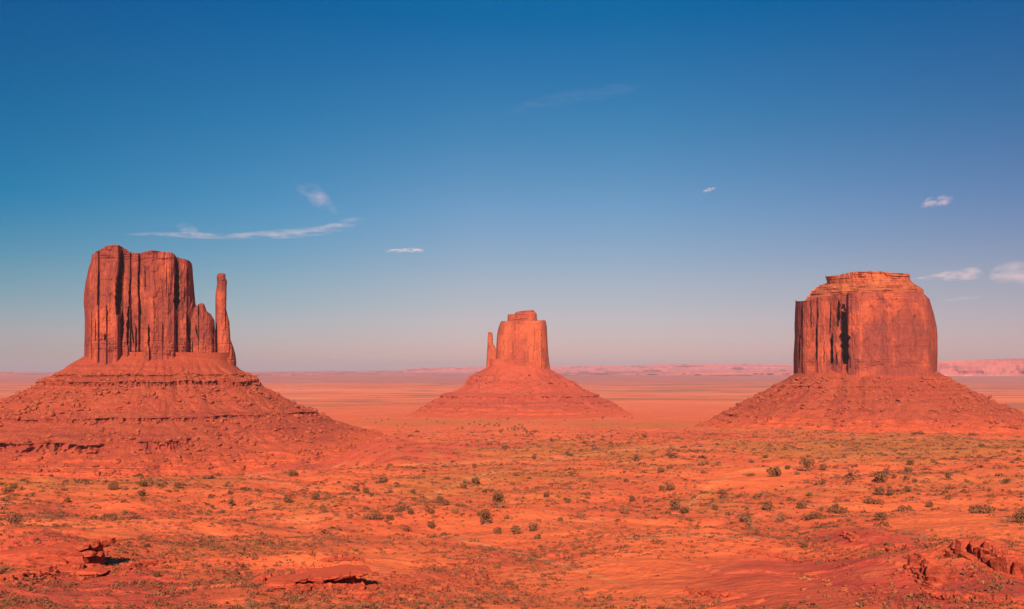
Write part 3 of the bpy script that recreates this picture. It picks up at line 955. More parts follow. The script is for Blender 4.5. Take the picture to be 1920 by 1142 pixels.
# ------------------------------------------------------------------ hills: the far mesas that close the plain
def hill_band(name, dist, tops, mat, depth, seed, zfoot=-6.0, cliff=.35, rough=1.0, step=2.2):
    px = np.arange(tops[0][0], tops[-1][0] + .1, step)
    u, fy, _ = ray(px, HORIZON)
    az = np.arctan2(u, fy)
    tz = CAM_H + dist * (HORIZON - seg(tops, px)) / F_PX
    m = dist / F_PX
    q = px
    tz = tz + m * rough * (.5 * fbm(q / 22 + seed, q * 0, o=4) + .35 * sstep(0, .08, perlin(q / 35 + seed, q * 0 + 3)))
    tz = np.maximum(tz, zfoot + 12)
    cols = []
    prof = [(0.0, 0.0), (.14, .16), (.30, .34), (.52, .62), (.60, .64), (.64, .80), (.80, .84), (.84, 1.0), (1.0, 1.0)]
    for d, hfrac in prof:
        off = m * 26 * (1 - d) * (1 + .8 * fbm(q / 40 + seed, q * 0 + hfrac * 2.5, o=5)) + m * 2 * perlin(q / 9 + seed, q * 0 + hfrac * 3)
        r = dist - off
        z = zfoot + (tz - zfoot) * hfrac
        cols.append(np.stack([r * np.sin(az), r * np.cos(az), z], -1))
    for dd, zz in ((depth * .5, 0.0), (depth, 0.0), (depth * 1.05, -1.0)):
        r = dist + dd
        z = tz if zz == 0 else np.full_like(tz, zfoot)
        cols.append(np.stack([r * np.sin(az), r * np.cos(az), z], -1))
    P = np.stack(cols)
    o = mesh_obj(name, P, grid_faces(*P.shape[:2]), mat)
    return tag(o, kind="structure")


def hill_material(name, a, b, c, zs):
    t = NT(name)
    bands = t.noise((.0002, .0002, zs), 5, .6)
    n = t.noise((.0012, .0012, .012), 5, .6)
    col = t.ramp(bands, [(.34, b), (.48, a), (.58, a), (.68, c)])
    col = t.mix(t.ramp(n, [(.35, .45), (.55, 0.0)]), col, b)
    return t.done(col, t.bump(n, .6, 120))


MAT_HILL = hill_material("mesa_rock", (.52, .125, .10), (.36, .085, .085), (.64, .26, .20), .02)
hill_band("hills", 30000, [(-700, 696), (-60, 696), (60, 698), (160, 700), (480, 699), (560, 697), (740, 696), (765, 692), (800, 690), (860, 688.5), (905, 687), (960, 687), (1060, 687),
                           (1150, 686), (1215, 685), (1235, 683), (1340, 682.5), (1480, 683), (1600, 681), (1700, 678), (1760, 678), (2600, 678)], MAT_HILL, 6000, 1.0, rough=.9)
hill_band("hills", 19000, [(470, 702), (560, 701), (700, 702), (900, 703), (1250, 699), (1300, 697), (1480, 697), (1600, 692), (1740, 680), (1780, 677.5), (1840, 676.5), (1890, 674.5), (1990, 674), (2700, 676)], MAT_HILL, 4000, 5.0, rough=1.0)
hill_band("hills", 20500, [(-800, 698), (-40, 698), (20, 699), (90, 701), (150, 706), (260, 708)], MAT_HILL, 3000, 8.0, rough=.7)

# ------------------------------------------------------------------ rock outcrops in the foreground
MAT_ROCK = rock_material("foreground_sandstone", (.46, .085, .043), (.25, .046, .031), .8, (.60, .098, .044))


def box_rocks(rng, items):
    """Weathered blocks: (centre, half sizes, turn, tilt) -> one mesh. Each block is a chipped, subdivided box."""
    k = 7
    g = np.linspace(-1, 1, k)
    V, Fs, base = [], [], 0
    faces = []
    pts = []
    for ax in range(3):
        for sg in (-1, 1):
            U, W = np.meshgrid(g, g, indexing='ij')
            p = np.zeros((k, k, 3))
            p[..., ax] = sg
            p[..., (ax + 1) % 3] = U
            p[..., (ax + 2) % 3] = W
            pts.append(p.reshape(-1, 3))
            f = grid_faces(k, k)
            faces.append((f if sg > 0 else f[:, ::-1]) + (len(pts) - 1) * k * k)
    P0 = np.concatenate(pts)
    F0 = np.concatenate(faces)
    key = np.round(P0 * 3).astype(int)
    _, first, inv = np.unique(key, axis=0, return_index=True, return_inverse=True)
    inv = np.asarray(inv).ravel()
    P0, F0 = P0[first], inv[F0]
    for c, hs, turn, tilt in items:
        ln = np.linalg.norm(P0, axis=1)
        p = P0 / (ln[:, None] ** .15)
        sd = rng.uniform(0, 90)
        p = p * (1 + .16 * fbm(p[:, 0] * 1.1 + sd, p[:, 1] * 1.1, p[:, 2] * 1.6, o=2))[:, None]
        for _ in range(7):                                          # break the corners off along flat joints
            nv = rng.normal(size=3) * (1, 1, .6)
            nv /= np.linalg.norm(nv)
            p = p - np.clip(p @ nv - rng.uniform(.72, 1.15), 0, 9)[:, None] * nv
        p = p + .035 * fbm(p[:, 0] * 5 + sd, p[:, 1] * 5, p[:, 2] * 9, o=3)[:, None] * np.array([1, 1, .4])
        p = p * np.array(hs)
        ct, st = math.cos(tilt), math.sin(tilt)
        p = np.stack([p[:, 0] * ct + p[:, 2] * st, p[:, 1], -p[:, 0] * st + p[:, 2] * ct], -1)
        ct, st = math.cos(turn), math.sin(turn)
        p = np.stack([p[:, 0] * ct - p[:, 1] * st, p[:, 0] * st + p[:, 1] * ct, p[:, 2]], -1)
        V.append(p + np.array(c))
        Fs.append(F0 + base)
        base += len(P0)
    return np.concatenate(V), np.concatenate(Fs)


def rock_row(line, n, size, rng, spread=1.2, tall=1.0, lift=.25):
    """Blocks strung along a line of photo pixels on the ground."""
    W = np.array([hit(*p)[:2] for p in line])
    R = np.hypot(W[:, 0], W[:, 1])
    Q = R.copy()                                                # a grazing line of sight may jump behind a crest
    Q[0] = min(Q[0], np.median(R) * 1.05)
    for i in range(1, len(Q)):
        Q[i] = np.clip(Q[i], Q[i - 1] * .97, Q[i - 1] * 1.03)
    W = W * (Q / R)[:, None]
    items = []
    for t in np.linspace(0, len(line) - 1, n):
        i = min(int(t), len(line) - 2)
        p = W[i] + (W[i + 1] - W[i]) * (t - i)
        x, y = p + rng.normal(0, spread * .16, 2) * (1, 1.4)
        z = float(ground_h(np.array([x]), np.array([y]))[0])
        h = size * rng.uniform(.55, 1.35)
        items.append(((x, y, z + h * lift * tall), (h * rng.uniform(.7, 1.2), h * rng.uniform(.7, 1.2), h * tall * rng.uniform(.6, 1.1)), rng.uniform(0, 6.3), rng.normal(0, .25)))
        items.append(((x, y, z - .12 * size), (1.9 * size, 1.5 * size, .42 * size), rng.uniform(-.3, .3), 0))
    return items


def outcrop(items, label, seed, mat=None):
    v, f = box_rocks(np.random.default_rng(seed), items)
    o = mesh_obj("rock_outcrop", v, f, mat or MAT_ROCK)
    return tag(o, label, "rock outcrop", "rock outcrops on the near slope")


def overhang(label):
    """A rock mound whose right end breaks off in an undercut cliff."""
    x, y, z = hit(128, 1071)
    q = np.random.default_rng(8)
    it = [((x - 2.6, y + 4.6, z + 1.2), (3.9, 3.4, 1.6), .10, 0), ((x - 2.9, y + 1.6, z + .6), (2.4, 1.7, 1.1), .12, 0), ((x + .2, y + 5.2, z + 1.0), (2.4, 2.2, 1.7), .12, 0),
          ((x - 7.6, y + 5.0, z + .8), (4.8, 4.0, 1.4), .05, -.10), ((x - .2, y + 1.2, z + .2), (1.5, 1.1, .7), .4, .1), ((x + 2.2, y + 2.2, z + .1), (.9, .8, .5), .7, .1), ((x - 3.5, y + 3.4, z - .5), (8.0, 4.4, .8), 0, 0)]
    for i in range(46):                                          # the broken cap rock, lower towards the left
        t = q.random() ** .8
        xx, yy = x + 3.0 - 10.5 * t + q.normal(0, .5), y + q.uniform(1.6, 6.2)
        h = q.uniform(.5, 1.25)
        it.append(((xx, yy, z + 3.0 - 2.1 * t + q.normal(0, .22)), (h * q.uniform(.8, 1.5), h * q.uniform(.8, 1.3), h * q.uniform(.35, .7)), q.uniform(-.5, .5), q.normal(0, .16)))
    for i in range(12):
        it.append(((x - 4.5 + 6.5 * q.random(), y + q.uniform(-.2, 1.2), z + q.uniform(0, .5)), tuple(q.uniform(.3, .8, 3)), q.uniform(0, 3), q.normal(0, .3)))
    return outcrop(it, label, 46)


overhang("rounded rock mound ending in an undercut overhang with a deep dark shadow")
r_ = np.random.default_rng(5)
outcrop(rock_row([(2, 1090), (30, 1085), (62, 1078), (82, 1076)], 16, .75, r_), "cluster of small upright broken rocks left of the undercut rock mound", 31)
outcrop(rock_row([(235, 1066), (262, 1062), (300, 1055)], 12, .55, r_), "low crumbled rock band where the shadow of the undercut mound ends", 32)


def slab(label):
    x, y, z = hit(618, 1108)
    q = np.random.default_rng(9)
    it = [((x - 1.0, y + 5.0, z + .3), (4.2, 2.4, 1.2), .14, -.08), ((x - 5.0, y + 4.6, z + .0), (3.4, 2.6, .8), .1, -.05), ((x + .3, y + 2.4, z + .3), (1.1, .7, .8), .3, .1), ((x - 1.5, y + 2.2, z + .2), (.9, .7, .7), .9, .1),
          ((x + 1.9, y + 2.8, z + .4), (.6, .6, .9), .2, .2), ((x + 3.0, y + 3.2, z + .2), (.7, .7, .6), 1.2, .2), ((x - 3.2, y + 2.0, z + .1), (1.2, 1.0, .6), .6, .1), ((x, y + 3.2, z - .5), (5.5, 3.0, .6), 0, 0)]
    for i in range(11):                                          # the roof: thin plates side by side, rising to the right
        t = (i + .5) / 11
        it.append(((x - 4.2 + 8.0 * t, y + 2.9 + q.uniform(-.5, .4), z + .85 + 1.0 * t + q.normal(0, .06)), (q.uniform(.7, 1.2), q.uniform(2.0, 2.8), q.uniform(.20, .34)), .2 + q.normal(0, .1), -.10 + q.normal(0, .05)))
    for i in range(16):
        it.append(((x - 4.5 + 8.5 * q.random(), y + q.uniform(.2, 1.6), z + q.uniform(-.1, .3)), tuple(q.uniform(.25, .6, 3)), q.uniform(0, 3), q.normal(0, .3)))
    return outcrop(it, label, 41)


slab("flat overhanging rock slab with a black hollow and fallen blocks beneath it")
outcrop(rock_row([(500, 1080), (514, 1090), (526, 1102), (545, 1108), (562, 1102), (578, 1096)], 44, .62, r_, 4.5), "heap of jumbled broken blocks left of the overhanging slab", 33)
outcrop(rock_row([(615, 1049), (640, 1048), (668, 1050)], 16, .55, r_, .6, .7, .1), "low stepped rock scarp with a square end above the overhanging slab", 34)
outcrop(rock_row([(1790, 1030), (1806, 1040), (1822, 1044), (1845, 1052), (1862, 1060), (1880, 1068), (1898, 1078), (1922, 1084)], 30, 1.05, r_, 2.2, 1.4, .15), "long broken rock ridge with black clefts running down to the frame's right edge", 35)
outcrop(rock_row([(1668, 1026), (1684, 1032), (1698, 1040), (1706, 1044)], 11, .62, r_, 1.0, 1.3, .15), "short row of upright cracked rocks beside the green bush on the bare rise", 36)
outcrop(rock_row([(1722, 1054), (1732, 1064), (1742, 1072), (1750, 1080), (1757, 1094)], 14, .8, r_, 2.4, 1.3, .15), "steep cracked rocks in the middle of the dark red slope", 37)
outcrop(rock_row([(1586, 1001), (1596, 1008), (1608, 1012)], 9, .6, r_, .6, 1.0, .1), "small dark ledge on top of the smooth brown rise", 38)
outcrop(rock_row([(1410, 1036), (1440, 1041), (1470, 1046), (1500, 1053), (1530, 1056), (1565, 1058), (1600, 1064)], 60, .42, r_, .35, .75, .0), "thin low rock wall curving across the smooth red slope", 39)
outcrop(rock_row([(1740, 1118), (1765, 1120), (1790, 1123), (1820, 1125), (1860, 1126), (1900, 1130)], 34, .5, r_, 1.0, .9, .0), "low blocky ledge along the bottom right of the dark red slope", 40)
outcrop(rock_row([(1284, 1104), (1300, 1110), (1330, 1116), (1372, 1122)], 14, .42, r_, 1.0, .8, .0), "faint short ledge of half-buried rocks on the smooth red slope's lower left", 42)
outcrop(rock_row([(660, 1122), (690, 1126), (715, 1138)], 16, .45, r_, 2.0, 1.0, .1), "dark rubble heap at the bottom edge left of the pale stone field", 43)


def rubble():
    """The fields of loose stones on the near slope."""
    rng = np.random.default_rng(77)
    P, S = [], []
    for cx, cy, rx, ry, k, s in [(770, 1105, 80, 26, 420, .26), (885, 1080, 48, 22, 300, .28), (960, 1110, 70, 20, 160, .2), (1770, 1085, 150, 45, 130, .15), (130, 1035, 90, 25, 160, .22),
                                 (545, 1100, 50, 20, 200, .26), (620, 1108, 50, 8, 120, .22), (140, 1076, 90, 7, 160, .22), (230, 1066, 60, 6, 90, .2), (1840, 1066, 60, 18, 120, .22), (1740, 1080, 30, 14, 80, .22), (590, 1062, 90, 14, 110, .16), (1640, 1115, 110, 24, 160, .2), (40, 1085, 60, 14, 90, .25), (300, 1050, 80, 14, 140, .22), (280, 1100, 40, 10, 60, .2), (1530, 1015, 60, 10, 50, .2),
                                 (1000, 1060, 400, 60, 160, .16), (1570, 1035, 60, 12, 90, .2)]:
        n = 0
        while n < k:
            d = np.hypot(*(q := rng.normal(0, .5, 2)))
            px, py = cx + q[0] * rx, cy + q[1] * ry
            n += 1
            if py > 1160:
                continue
            P.append((px, py))
            S.append(s * (.5 + rng.pareto(2.2).clip(0, 3) * .6) if False else s * (.5 + min(rng.pareto(2.2), 3.0) * .6))
    P = np.array(P)
    out = [hit_fast(p[0], p[1]) for p in P]
    o = rocks("rubble", np.array(out), np.array(S), MAT_SCREE, rng)
    tag(o, kind="stuff")


_HG = np.exp(np.linspace(math.log(70), math.log(4500), 320))


def hit_fast(px, py):
    u, fy, dz = (float(q) for q in ray(px, py))
    k = _HG / math.hypot(u, fy)
    d = CAM_H + k * dz - ground_h(k * u, k * fy)
    i = int(np.argmax(d < 0))
    if d[i] >= 0:
        i = len(k) - 1
    a, b = k[max(i - 1, 0)], k[i]
    t = d[max(i - 1, 0)] / max(d[max(i - 1, 0)] - d[i], 1e-6)
    q = a + (b - a) * t
    return q * u, q * fy, float(ground_h(np.array([q * u]), np.array([q * fy]))[0])


rubble()

# ------------------------------------------------------------------ shrubs and trees
MAT_LEAF = [plant_material("juniper_leaf", (.145, .066, .036), (.235, .104, .050), 2.0), plant_material("sage_leaf", (.20, .098, .050), (.28, .135, .062), 2.0), plant_material("dry_twig", (.20, .085, .045), (.27, .11, .05), 2.0)]
MAT_STEM = plant_material("bark", (.24, .13, .08), (.34, .19, .12), 3.0)
MAT_TUFT = plant_material("dry_grass", (.20, .105, .042), (.30, .155, .055), .6)
MAT_PALE = plant_material("pale_grass", (.30, .135, .052), (.38, .18, .068), .8)


def leaf_cloud(rng, lobes, n, leaf):
    """Leaf-sized quads spread through lobes (centre, radii); returns verts, faces."""
    vol = np.array([l[3] * l[4] * l[5] for l in lobes]) ** .7
    idx = rng.choice(len(lobes), n, p=vol / vol.sum())
    L = np.array(lobes)[idx]
    d = rng.normal(size=(n, 3))
    d /= np.linalg.norm(d, axis=1)[:, None]
    r = rng.uniform(.35, 1.0, n) ** .5
    p = L[:, :3] + d * L[:, 3:] * r[:, None]
    p[:, 2] = np.abs(p[:, 2])
    nrm = d + .6 * rng.normal(size=(n, 3))
    nrm /= np.linalg.norm(nrm, axis=1)[:, None]
    t = np.cross(nrm, rng.normal(size=(n, 3)))
    t /= np.linalg.norm(t, axis=1)[:, None]
    b = np.cross(nrm, t)
    s = leaf * rng.uniform(.6, 1.5, n)[:, None]
    v = np.stack([p - t * s, p - b * s * .6, p + t * s, p + b * s * .6], 1)
    return v.reshape(-1, 3), np.arange(4 * n).reshape(n, 4)


def twig_mesh(rng, n, h, spread, rad, trunk=None):
    """Tapered stems fanning out from the base (three-sided)."""
    V, F = [], []
    paths = []
    for i in range(n):
        a = rng.uniform(0, 6.28)
        sp = spread * rng.uniform(.3, 1)
        base = np.array([.04 * math.cos(a), .04 * math.sin(a), -.06])
        tip = np.array([sp * math.cos(a), sp * math.sin(a), h * rng.uniform(.6, 1.0)])
        mid = base * .45 + tip * .55 + np.array([0, 0, -.08 * h]) + rng.normal(0, .04, 3)
        paths.append((base, mid, tip, rad))
    if trunk:
        paths.append((np.array([0, 0, -.1]), np.array([.03, .01, trunk * .5]), np.array([.02, 0, trunk]), rad * 2.6))
    for p in paths:
        k0 = len(V)
        for j, q in enumerate(p[:3]):
            r = p[3] * (1, .7, .25)[j]
            for m_ in range(4):
                w = m_ * math.pi / 2
                V.append(q + np.array([r * math.cos(w), r * math.sin(w), 0]))
        for j in range(2):
            for m_ in range(4):
                F.append((k0 + j * 4 + m_, k0 + j * 4 + (m_ + 1) % 4, k0 + j * 4 + 4 + (m_ + 1) % 4, k0 + j * 4 + 4 + m_))
    return np.array(V), np.array(F)


def make_me(name, v, f, mat):
    o = mesh_obj(name, v, f, mat)
    me = o.data
    bpy.data.objects.remove(o)
    return me


def variant(kind, seed):
    """Unit-width meshes (foliage, stems) for one habit."""
    rng = np.random.default_rng(seed)
    if kind == 'round':
        lob = [(0, 0, .30, .40, .38, .30)] + [(.24 * math.cos(a), .24 * math.sin(a), rng.uniform(.22, .50), .22, .22, .20) for a in rng.uniform(0, 6.28, 6)]
        fol, st = leaf_cloud(rng, lob, 520, .050), twig_mesh(rng, 6, .4, .25, .022)
        mats = (MAT_LEAF[0], MAT_STEM)
    elif kind == 'wide':
        lob = [(x, rng.uniform(-.15, .15), rng.uniform(.12, .26), .22, .22, .17) for x in np.linspace(-.36, .36, 6)]
        fol, st = leaf_cloud(rng, lob, 420, .044), twig_mesh(rng, 8, .22, .36, .014)
        mats = (MAT_LEAF[0], MAT_STEM)
    elif kind == 'tree':
        lob = [(rng.normal(0, .17), rng.normal(0, .17), rng.uniform(.50, .86), .26, .26, .22) for _ in range(7)] + [(.2, 0, .35, .22, .2, .16), (-.22, .05, .4, .2, .2, .15)]
        fol, st = leaf_cloud(rng, lob, 640, .052), twig_mesh(rng, 7, .62, .3, .022, .45)
        mats = (MAT_LEAF[0], MAT_STEM)
    elif kind == 'sage':
        lob = [(rng.normal(0, .2), rng.normal(0, .2), rng.uniform(.08, .3), .22, .22, .18) for _ in range(7)]
        fol, st = leaf_cloud(rng, lob, 380, .042), twig_mesh(rng, 9, .3, .3, .012)
        mats = (MAT_LEAF[1], MAT_STEM)
    elif kind == 'sparse':
        lob = [(.3 * math.cos(a), .3 * math.sin(a), rng.uniform(.2, .5), .16, .16, .14) for a in rng.uniform(0, 6.28, 9)]
        fol, st = leaf_cloud(rng, lob, 210, .036), twig_mesh(rng, 18, .55, .42, .014)
        mats = (MAT_LEAF[2], MAT_STEM)
    else:  # dead
        lob = [(.3 * math.cos(a), .3 * math.sin(a), rng.uniform(.2, .5), .15, .15, .12) for a in rng.uniform(0, 6.28, 6)]
        fol, st = leaf_cloud(rng, lob, 70, .026), twig_mesh(rng, 22, .6, .45, .016)
        mats = (MAT_LEAF[2], MAT_STEM)
    return make_me("foliage", *fol, mats[0]), make_me("stems", *st, mats[1])


VAR = {k: [variant(k, 100 + 7 * i + 31 * j) for i in range(4)] for j, k in enumerate(('round', 'wide', 'tree', 'sage', 'sparse', 'dead'))}
WORD = {'round': ('round dark', 'bush'), 'wide': ('low spreading', 'bush'), 'tree': ('tall', 'juniper'), 'sage': ('small olive', 'bush'), 'sparse': ('thin sparse', 'bush'), 'dead': ('bare reddish', 'shrub')}
# photo column, row of the foot, width in photo pixels, habit
S = """13,922,17,w 25,916,12,r 18,935,13,s 5,939,12,s 125,942,11,r 167,890,15,w 143,891,10,s 213,919,18,r 235,918,13,s 267,913,15,r 265,930,15,r 295,911,15,s 280,900,10,s
333,915,13,r 330,922,10,s 425,912,12,s 550,893,17,r 513,870,8,s 540,943,17,r 570,925,8,s 590,937,17,r 613,936,15,p 637,928,9,s 432,950,12,t 467,945,13,s 363,952,10,s 398,955,8,t
375,963,15,s 391,966,10,s 232,963,15,s 212,966,10,s 608,952,15,p 630,967,12,p 473,973,13,s 293,1082,13,r 322,1107,17,s 413,982,10,s 230,1037,13,s 348,1050,13,s 550,1127,23,g 473,1138,23,g 10,1137,17,s
719,905,17,r 666,920,13,r 645,914,8,s 643,928,11,s 686,924,14,r 698,930,9,r 730,924,14,s 774,925,11,r 672,878,7,s 700,974,28,w 731,976,15,r 747,960,20,w 771,964,13,r
810,905,7,s 856,871,6,s 890,878,10,r 909,874,8,s 841,889,4,s 870,916,14,r 893,909,11,t 825,940,14,r 834,948,15,r 808,963,13,r 852,963,16,p 935,952,25,t 899,967,11,r 911,984,25,t 951,973,14,s
808,990,16,r 932,1001,16,r 967,1002,19,r 1000,996,19,r 1025,932,12,r 1064,943,8,r 1050,977,10,r 1090,972,18,p 856,1005,11,s 1001,861,9,r 1063,853,9,r 1070,842,6,s 1097,832,9,r
1194,866,11,t 1239,886,14,r 1232,897,7,s 1249,907,9,s 1175,904,10,r 1186,940,13,r 1257,920,16,r 1241,920,12,r 1174,964,20,p 1214,971,13,p 1267,957,22,r 1284,963,17,r 1295,977,15,s
1102,1001,12,d 842,1048,8,s 995,1052,17,s 995,1032,9,s 1008,1011,12,r 894,1016,12,p 729,1018,13,s 931,1065,15,s 854,1077,13,s 819,1120,12,s 1028,1059,13,s 1067,1069,13,s 1083,1028,15,p 1017,1099,12,s 780,1140,13,s 1234,1081,8,s
1341,956,12,r 1394,952,10,s 1438,957,21,r 1407,893,13,w 1436,859,9,r 1407,867,12,s 1344,873,10,s 1451,894,25,r 1477,880,10,r 1494,890,13,s 1514,884,20,t 1544,882,15,r 1545,907,9,r 1520,930,15,s 1432,929,17,p
1503,954,17,r 1543,957,17,p 1563,962,20,r 1582,962,14,r 1526,973,27,w 1396,979,23,r 1409,992,30,p 1461,979,25,p 1419,1003,10,r 1509,1027,13,r 1553,1014,15,p 1666,1023,12,s 1707,872,13,r 1703,887,13,r 1751,868,12,s
1636,894,15,p 1652,905,23,r 1677,897,9,r 1700,900,10,r 1716,904,9,r 1650,928,19,r 1671,928,15,r 1688,922,12,s 1701,923,13,r 1638,945,25,w 1652,976,19,r 1697,957,18,w 1742,951,13,r 1778,901,12,t 1767,887,8,s 1778,890,9,s
1813,905,11,s 1886,907,17,w 1899,868,9,s 1812,859,9,s 1782,933,7,r 1855,919,8,s 1841,963,30,w 1889,986,23,p 1912,981,26,r 1912,959,12,s 1869,989,10,d 1698,1001,12,d 1732,1011,15,d 1804,1004,12,d
1208,825,9,t 1255,847,9,s 1274,847,11,s 1289,848,7,s 1298,848,6,r 1321,844,6,s 1129,826,8,w 1077,827,6,s 1147,821,5,t"""
KINDS = {'w': 'wide', 'r': 'round', 's': 'sage', 'p': 'sparse', 't': 'tree', 'd': 'dead', 'g': 'sage'}
PL = []
for tok in S.split():
    a = tok.split(',')
    PL.append((float(a[0]), float(a[1]), float(a[2]), KINDS[a[3]]))
# where each one stands: boxes in the photograph (column, row) with what marks the spot
ZONES = [
    ((0, 60, 900, 945), "at the far left edge of the scrub"),
    ((100, 190, 880, 950), "on the rim under the broad butte's ledges"),
    ((200, 250, 900, 925), "on the scrub rise below the broad butte's cliff"),
    ((250, 345, 895, 935), "in the group left of the rim"),
    ((200, 300, 950, 1040), "above the bright sand hollow"),
    ((345, 480, 940, 985), "on scrub below the broad butte's thumb"),
    ((420, 575, 865, 930), "on the rim under the broad butte's right slope"),
    ((530, 640, 920, 970), "in the band left of the grassy knoll"),
    ((280, 360, 1045, 1110), "right of the undercut rock mound's shadow"),
    ((0, 30, 1125, 1142), "at the bottom corner below the upright rocks"),
    ((460, 560, 1120, 1142), "below the heap of jumbled blocks"),
    ((640, 735, 870, 935), "left of the grassy knoll's crest"),
    ((690, 780, 950, 985), "on the knoll's lower left slope"),
    ((770, 782, 915, 930), "alone on the grassy knoll's left edge"),
    ((800, 930, 865, 920), "on the grassy knoll's crest"),
    ((800, 860, 935, 970), "on the grassy knoll's left slope"),
    ((890, 960, 945, 990), "in the clump on bare sand below the knoll"),
    ((800, 820, 985, 995), "alone on sand left of the row of three"),
    ((925, 1010, 990, 1015), "in the row on sand below the big clump"),
    ((990, 1110, 825, 865), "along the wash behind the knoll"),
    ((1020, 1105, 925, 1005), "on open sand right of the knoll"),
    ((720, 900, 1000, 1060), "in the tufted ground above the pale stone field"),
    ((780, 935, 1060, 1142), "among the pale stones near the bottom"),
    ((990, 1090, 1025, 1105), "on the tufted slope right of the pale stones"),
    ((1110, 1160, 815, 830), "in the flat before the distant butte"),
    ((1170, 1215, 820, 910), "left of the smooth sand hollow's far edge"),
    ((1225, 1262, 880, 925), "by the grassy bank left of the sand hollow"),
    ((1170, 1300, 935, 985), "on the grassy bank below the sand hollow"),
    ((1225, 1330, 840, 855), "in the far row behind the sand hollow"),
    ((1230, 1240, 1075, 1090), "alone on the smooth lower sand"),
    ((1335, 1450, 850, 900), "along the sand hollow's upper rim"),
    ((1335, 1445, 925, 960), "along the sand hollow's lower rim"),
    ((1445, 1550, 875, 935), "right of the sand hollow"),
    ((1390, 1470, 970, 1010), "in the clump above the thin rock wall"),
    ((1500, 1590, 950, 980), "in the thicket below the massive butte's alcove"),
    ((1500, 1670, 1010, 1030), "around the smooth brown rise"),
    ((1630, 1720, 885, 910), "in the upper group below the massive butte"),
    ((1640, 1705, 915, 932), "in the row of four below the massive butte"),
    ((1700, 1760, 860, 890), "in the grass below the massive butte's right side"),
    ((1630, 1750, 940, 980), "at the edge of the bare sand flat"),
    ((1760, 1900, 855, 910), "in scrub under the massive butte's right slope"),
    ((1775, 1865, 915, 940), "on sandy scrub beyond the bare flat"),
    ((1695, 1810, 995, 1015), "on the bare sand above the broken ridge"),
    ((1835, 1920, 955, 995), "at the right edge of the bare sand flat"),
]
ORD = ["leftmost", "second from left", "third from left", "fourth from left", "fifth from left", "sixth from left", "seventh from left", "eighth from left", "ninth from left", "tenth from left", "eleventh from left", "twelfth from left"]
zone_of = {}
for i, p in enumerate(PL):
    for zi, (bx, _) in enumerate(ZONES):
        if bx[0] <= p[0] <= bx[1] and bx[2] <= p[1] <= bx[3]:
            zone_of.setdefault(zi, []).append(i)
            break
    else:
        zone_of.setdefault(-1, []).append(i)
LABEL = {}
for zi, ids in zone_of.items():
    ids.sort(key=lambda i: PL[i][0])
    phrase = ZONES[zi][1] if zi >= 0 else "on the open scrub"
    for k, i in enumerate(ids):
        ad, nn = WORD[PL[i][3]]
        if len(ids) == 1:
            LABEL[i] = f"{ad} {nn} {phrase}"
        else:
            o_ = ("left one of two" if k == 0 else "right one of two") if len(ids) == 2 else ("rightmost" if k == len(ids) - 1 else ORD[k])
            LABEL[i] = f"{ad} {nn}, {o_} {phrase}"


for _i, _l in LABEL.items():
    if len(_l.split()) > 16:
        print("LONG", _l)


def place_shrub(px, py, w, kind, label, group, rng):
    x, y, z = hit(px, py)
    d = math.hypot(x, y)
    s = w * d / F_PX * 1.25
    tall = kind == 'tree'
    root = empty("juniper_tree" if tall else "shrub", (x, y, z - .03 * s))
    root.rotation_euler = (0, 0, rng.uniform(0, 6.28) if kind != 'wide' else rng.uniform(-.4, .4))
    root.scale = (s, s, s * rng.uniform(.9, 1.15))
    tag(root, label, "juniper" if tall else "shrub", group)
    fol, st = VAR[kind][rng.integers(0, 4)]
    for me, nm in ((fol, "crown" if tall else "foliage"), (st, "trunk" if tall else "stems")):
        o = bpy.data.objects.new(nm, me)
        COL.objects.link(o)
        o.parent = root
    return root


rs_ = np.random.default_rng(11)
for i, (px, py, w, kind) in enumerate(PL):
    place_shrub(px, py, w, kind, LABEL[i], "bushes and junipers scattered over the slope", rs_)

# the distant grove: small trees in front of the middle butte, too small to show parts
GROVE = [(800, 788, 4), (867, 805, 7), (880, 797, 5), (890, 793, 4), (899, 798, 5), (900, 790, 4), (908, 801, 6), (911, 798, 4), (918, 796, 5), (914, 810, 6), (919, 809, 4), (927, 799, 6),
         (931, 795, 4), (935, 801, 6), (933, 787, 4), (938, 791, 4), (938, 812, 8), (942, 807, 5), (953, 788, 6), (952, 806, 6), (960, 805, 6), (966, 803, 7), (964, 808, 6), (973, 798, 5), (972, 806, 6),
         (980, 799, 4), (978, 804, 5), (984, 808, 6), (987, 813, 7), (982, 818, 6), (991, 819, 7), (996, 812, 6), (1002, 811, 6), (999, 816, 6), (968, 818, 4), (1007, 810, 5), (1012, 811, 4), (990, 793, 3), (987, 783, 3),
         (1003, 784, 4), (1012, 782, 3), (966, 784, 4), (1058, 789, 4), (1078, 784, 4), (1130, 786, 6), (1112, 789, 4), (1170, 783, 4), (1185, 785, 4), (760, 796, 4), (820, 792, 4), (832, 795, 4), (848, 796, 3),
         (728, 788, 4), (716, 790, 4), (705, 794, 4), (690, 786, 3), (744, 799, 4), (858, 806, 5), (1018, 796, 3), (1040, 797, 3), (1146, 796, 3), (1345, 802, 4), (1313, 793, 4), (1284, 808, 4), (1306, 816, 4), (1357, 818, 4), (1412, 816, 4), (1489, 796, 4)]
TREE_ME = []
for i in range(4):
    rng = np.random.default_rng(300 + i)
    lob = [(rng.normal(0, .2), rng.normal(0, .2), rng.uniform(.25, .8), .28, .28, .24) for _ in range(6)]
    TREE_ME.append(make_me("tree", *leaf_cloud(rng, lob, 160, .09), MAT_LEAF[0]))
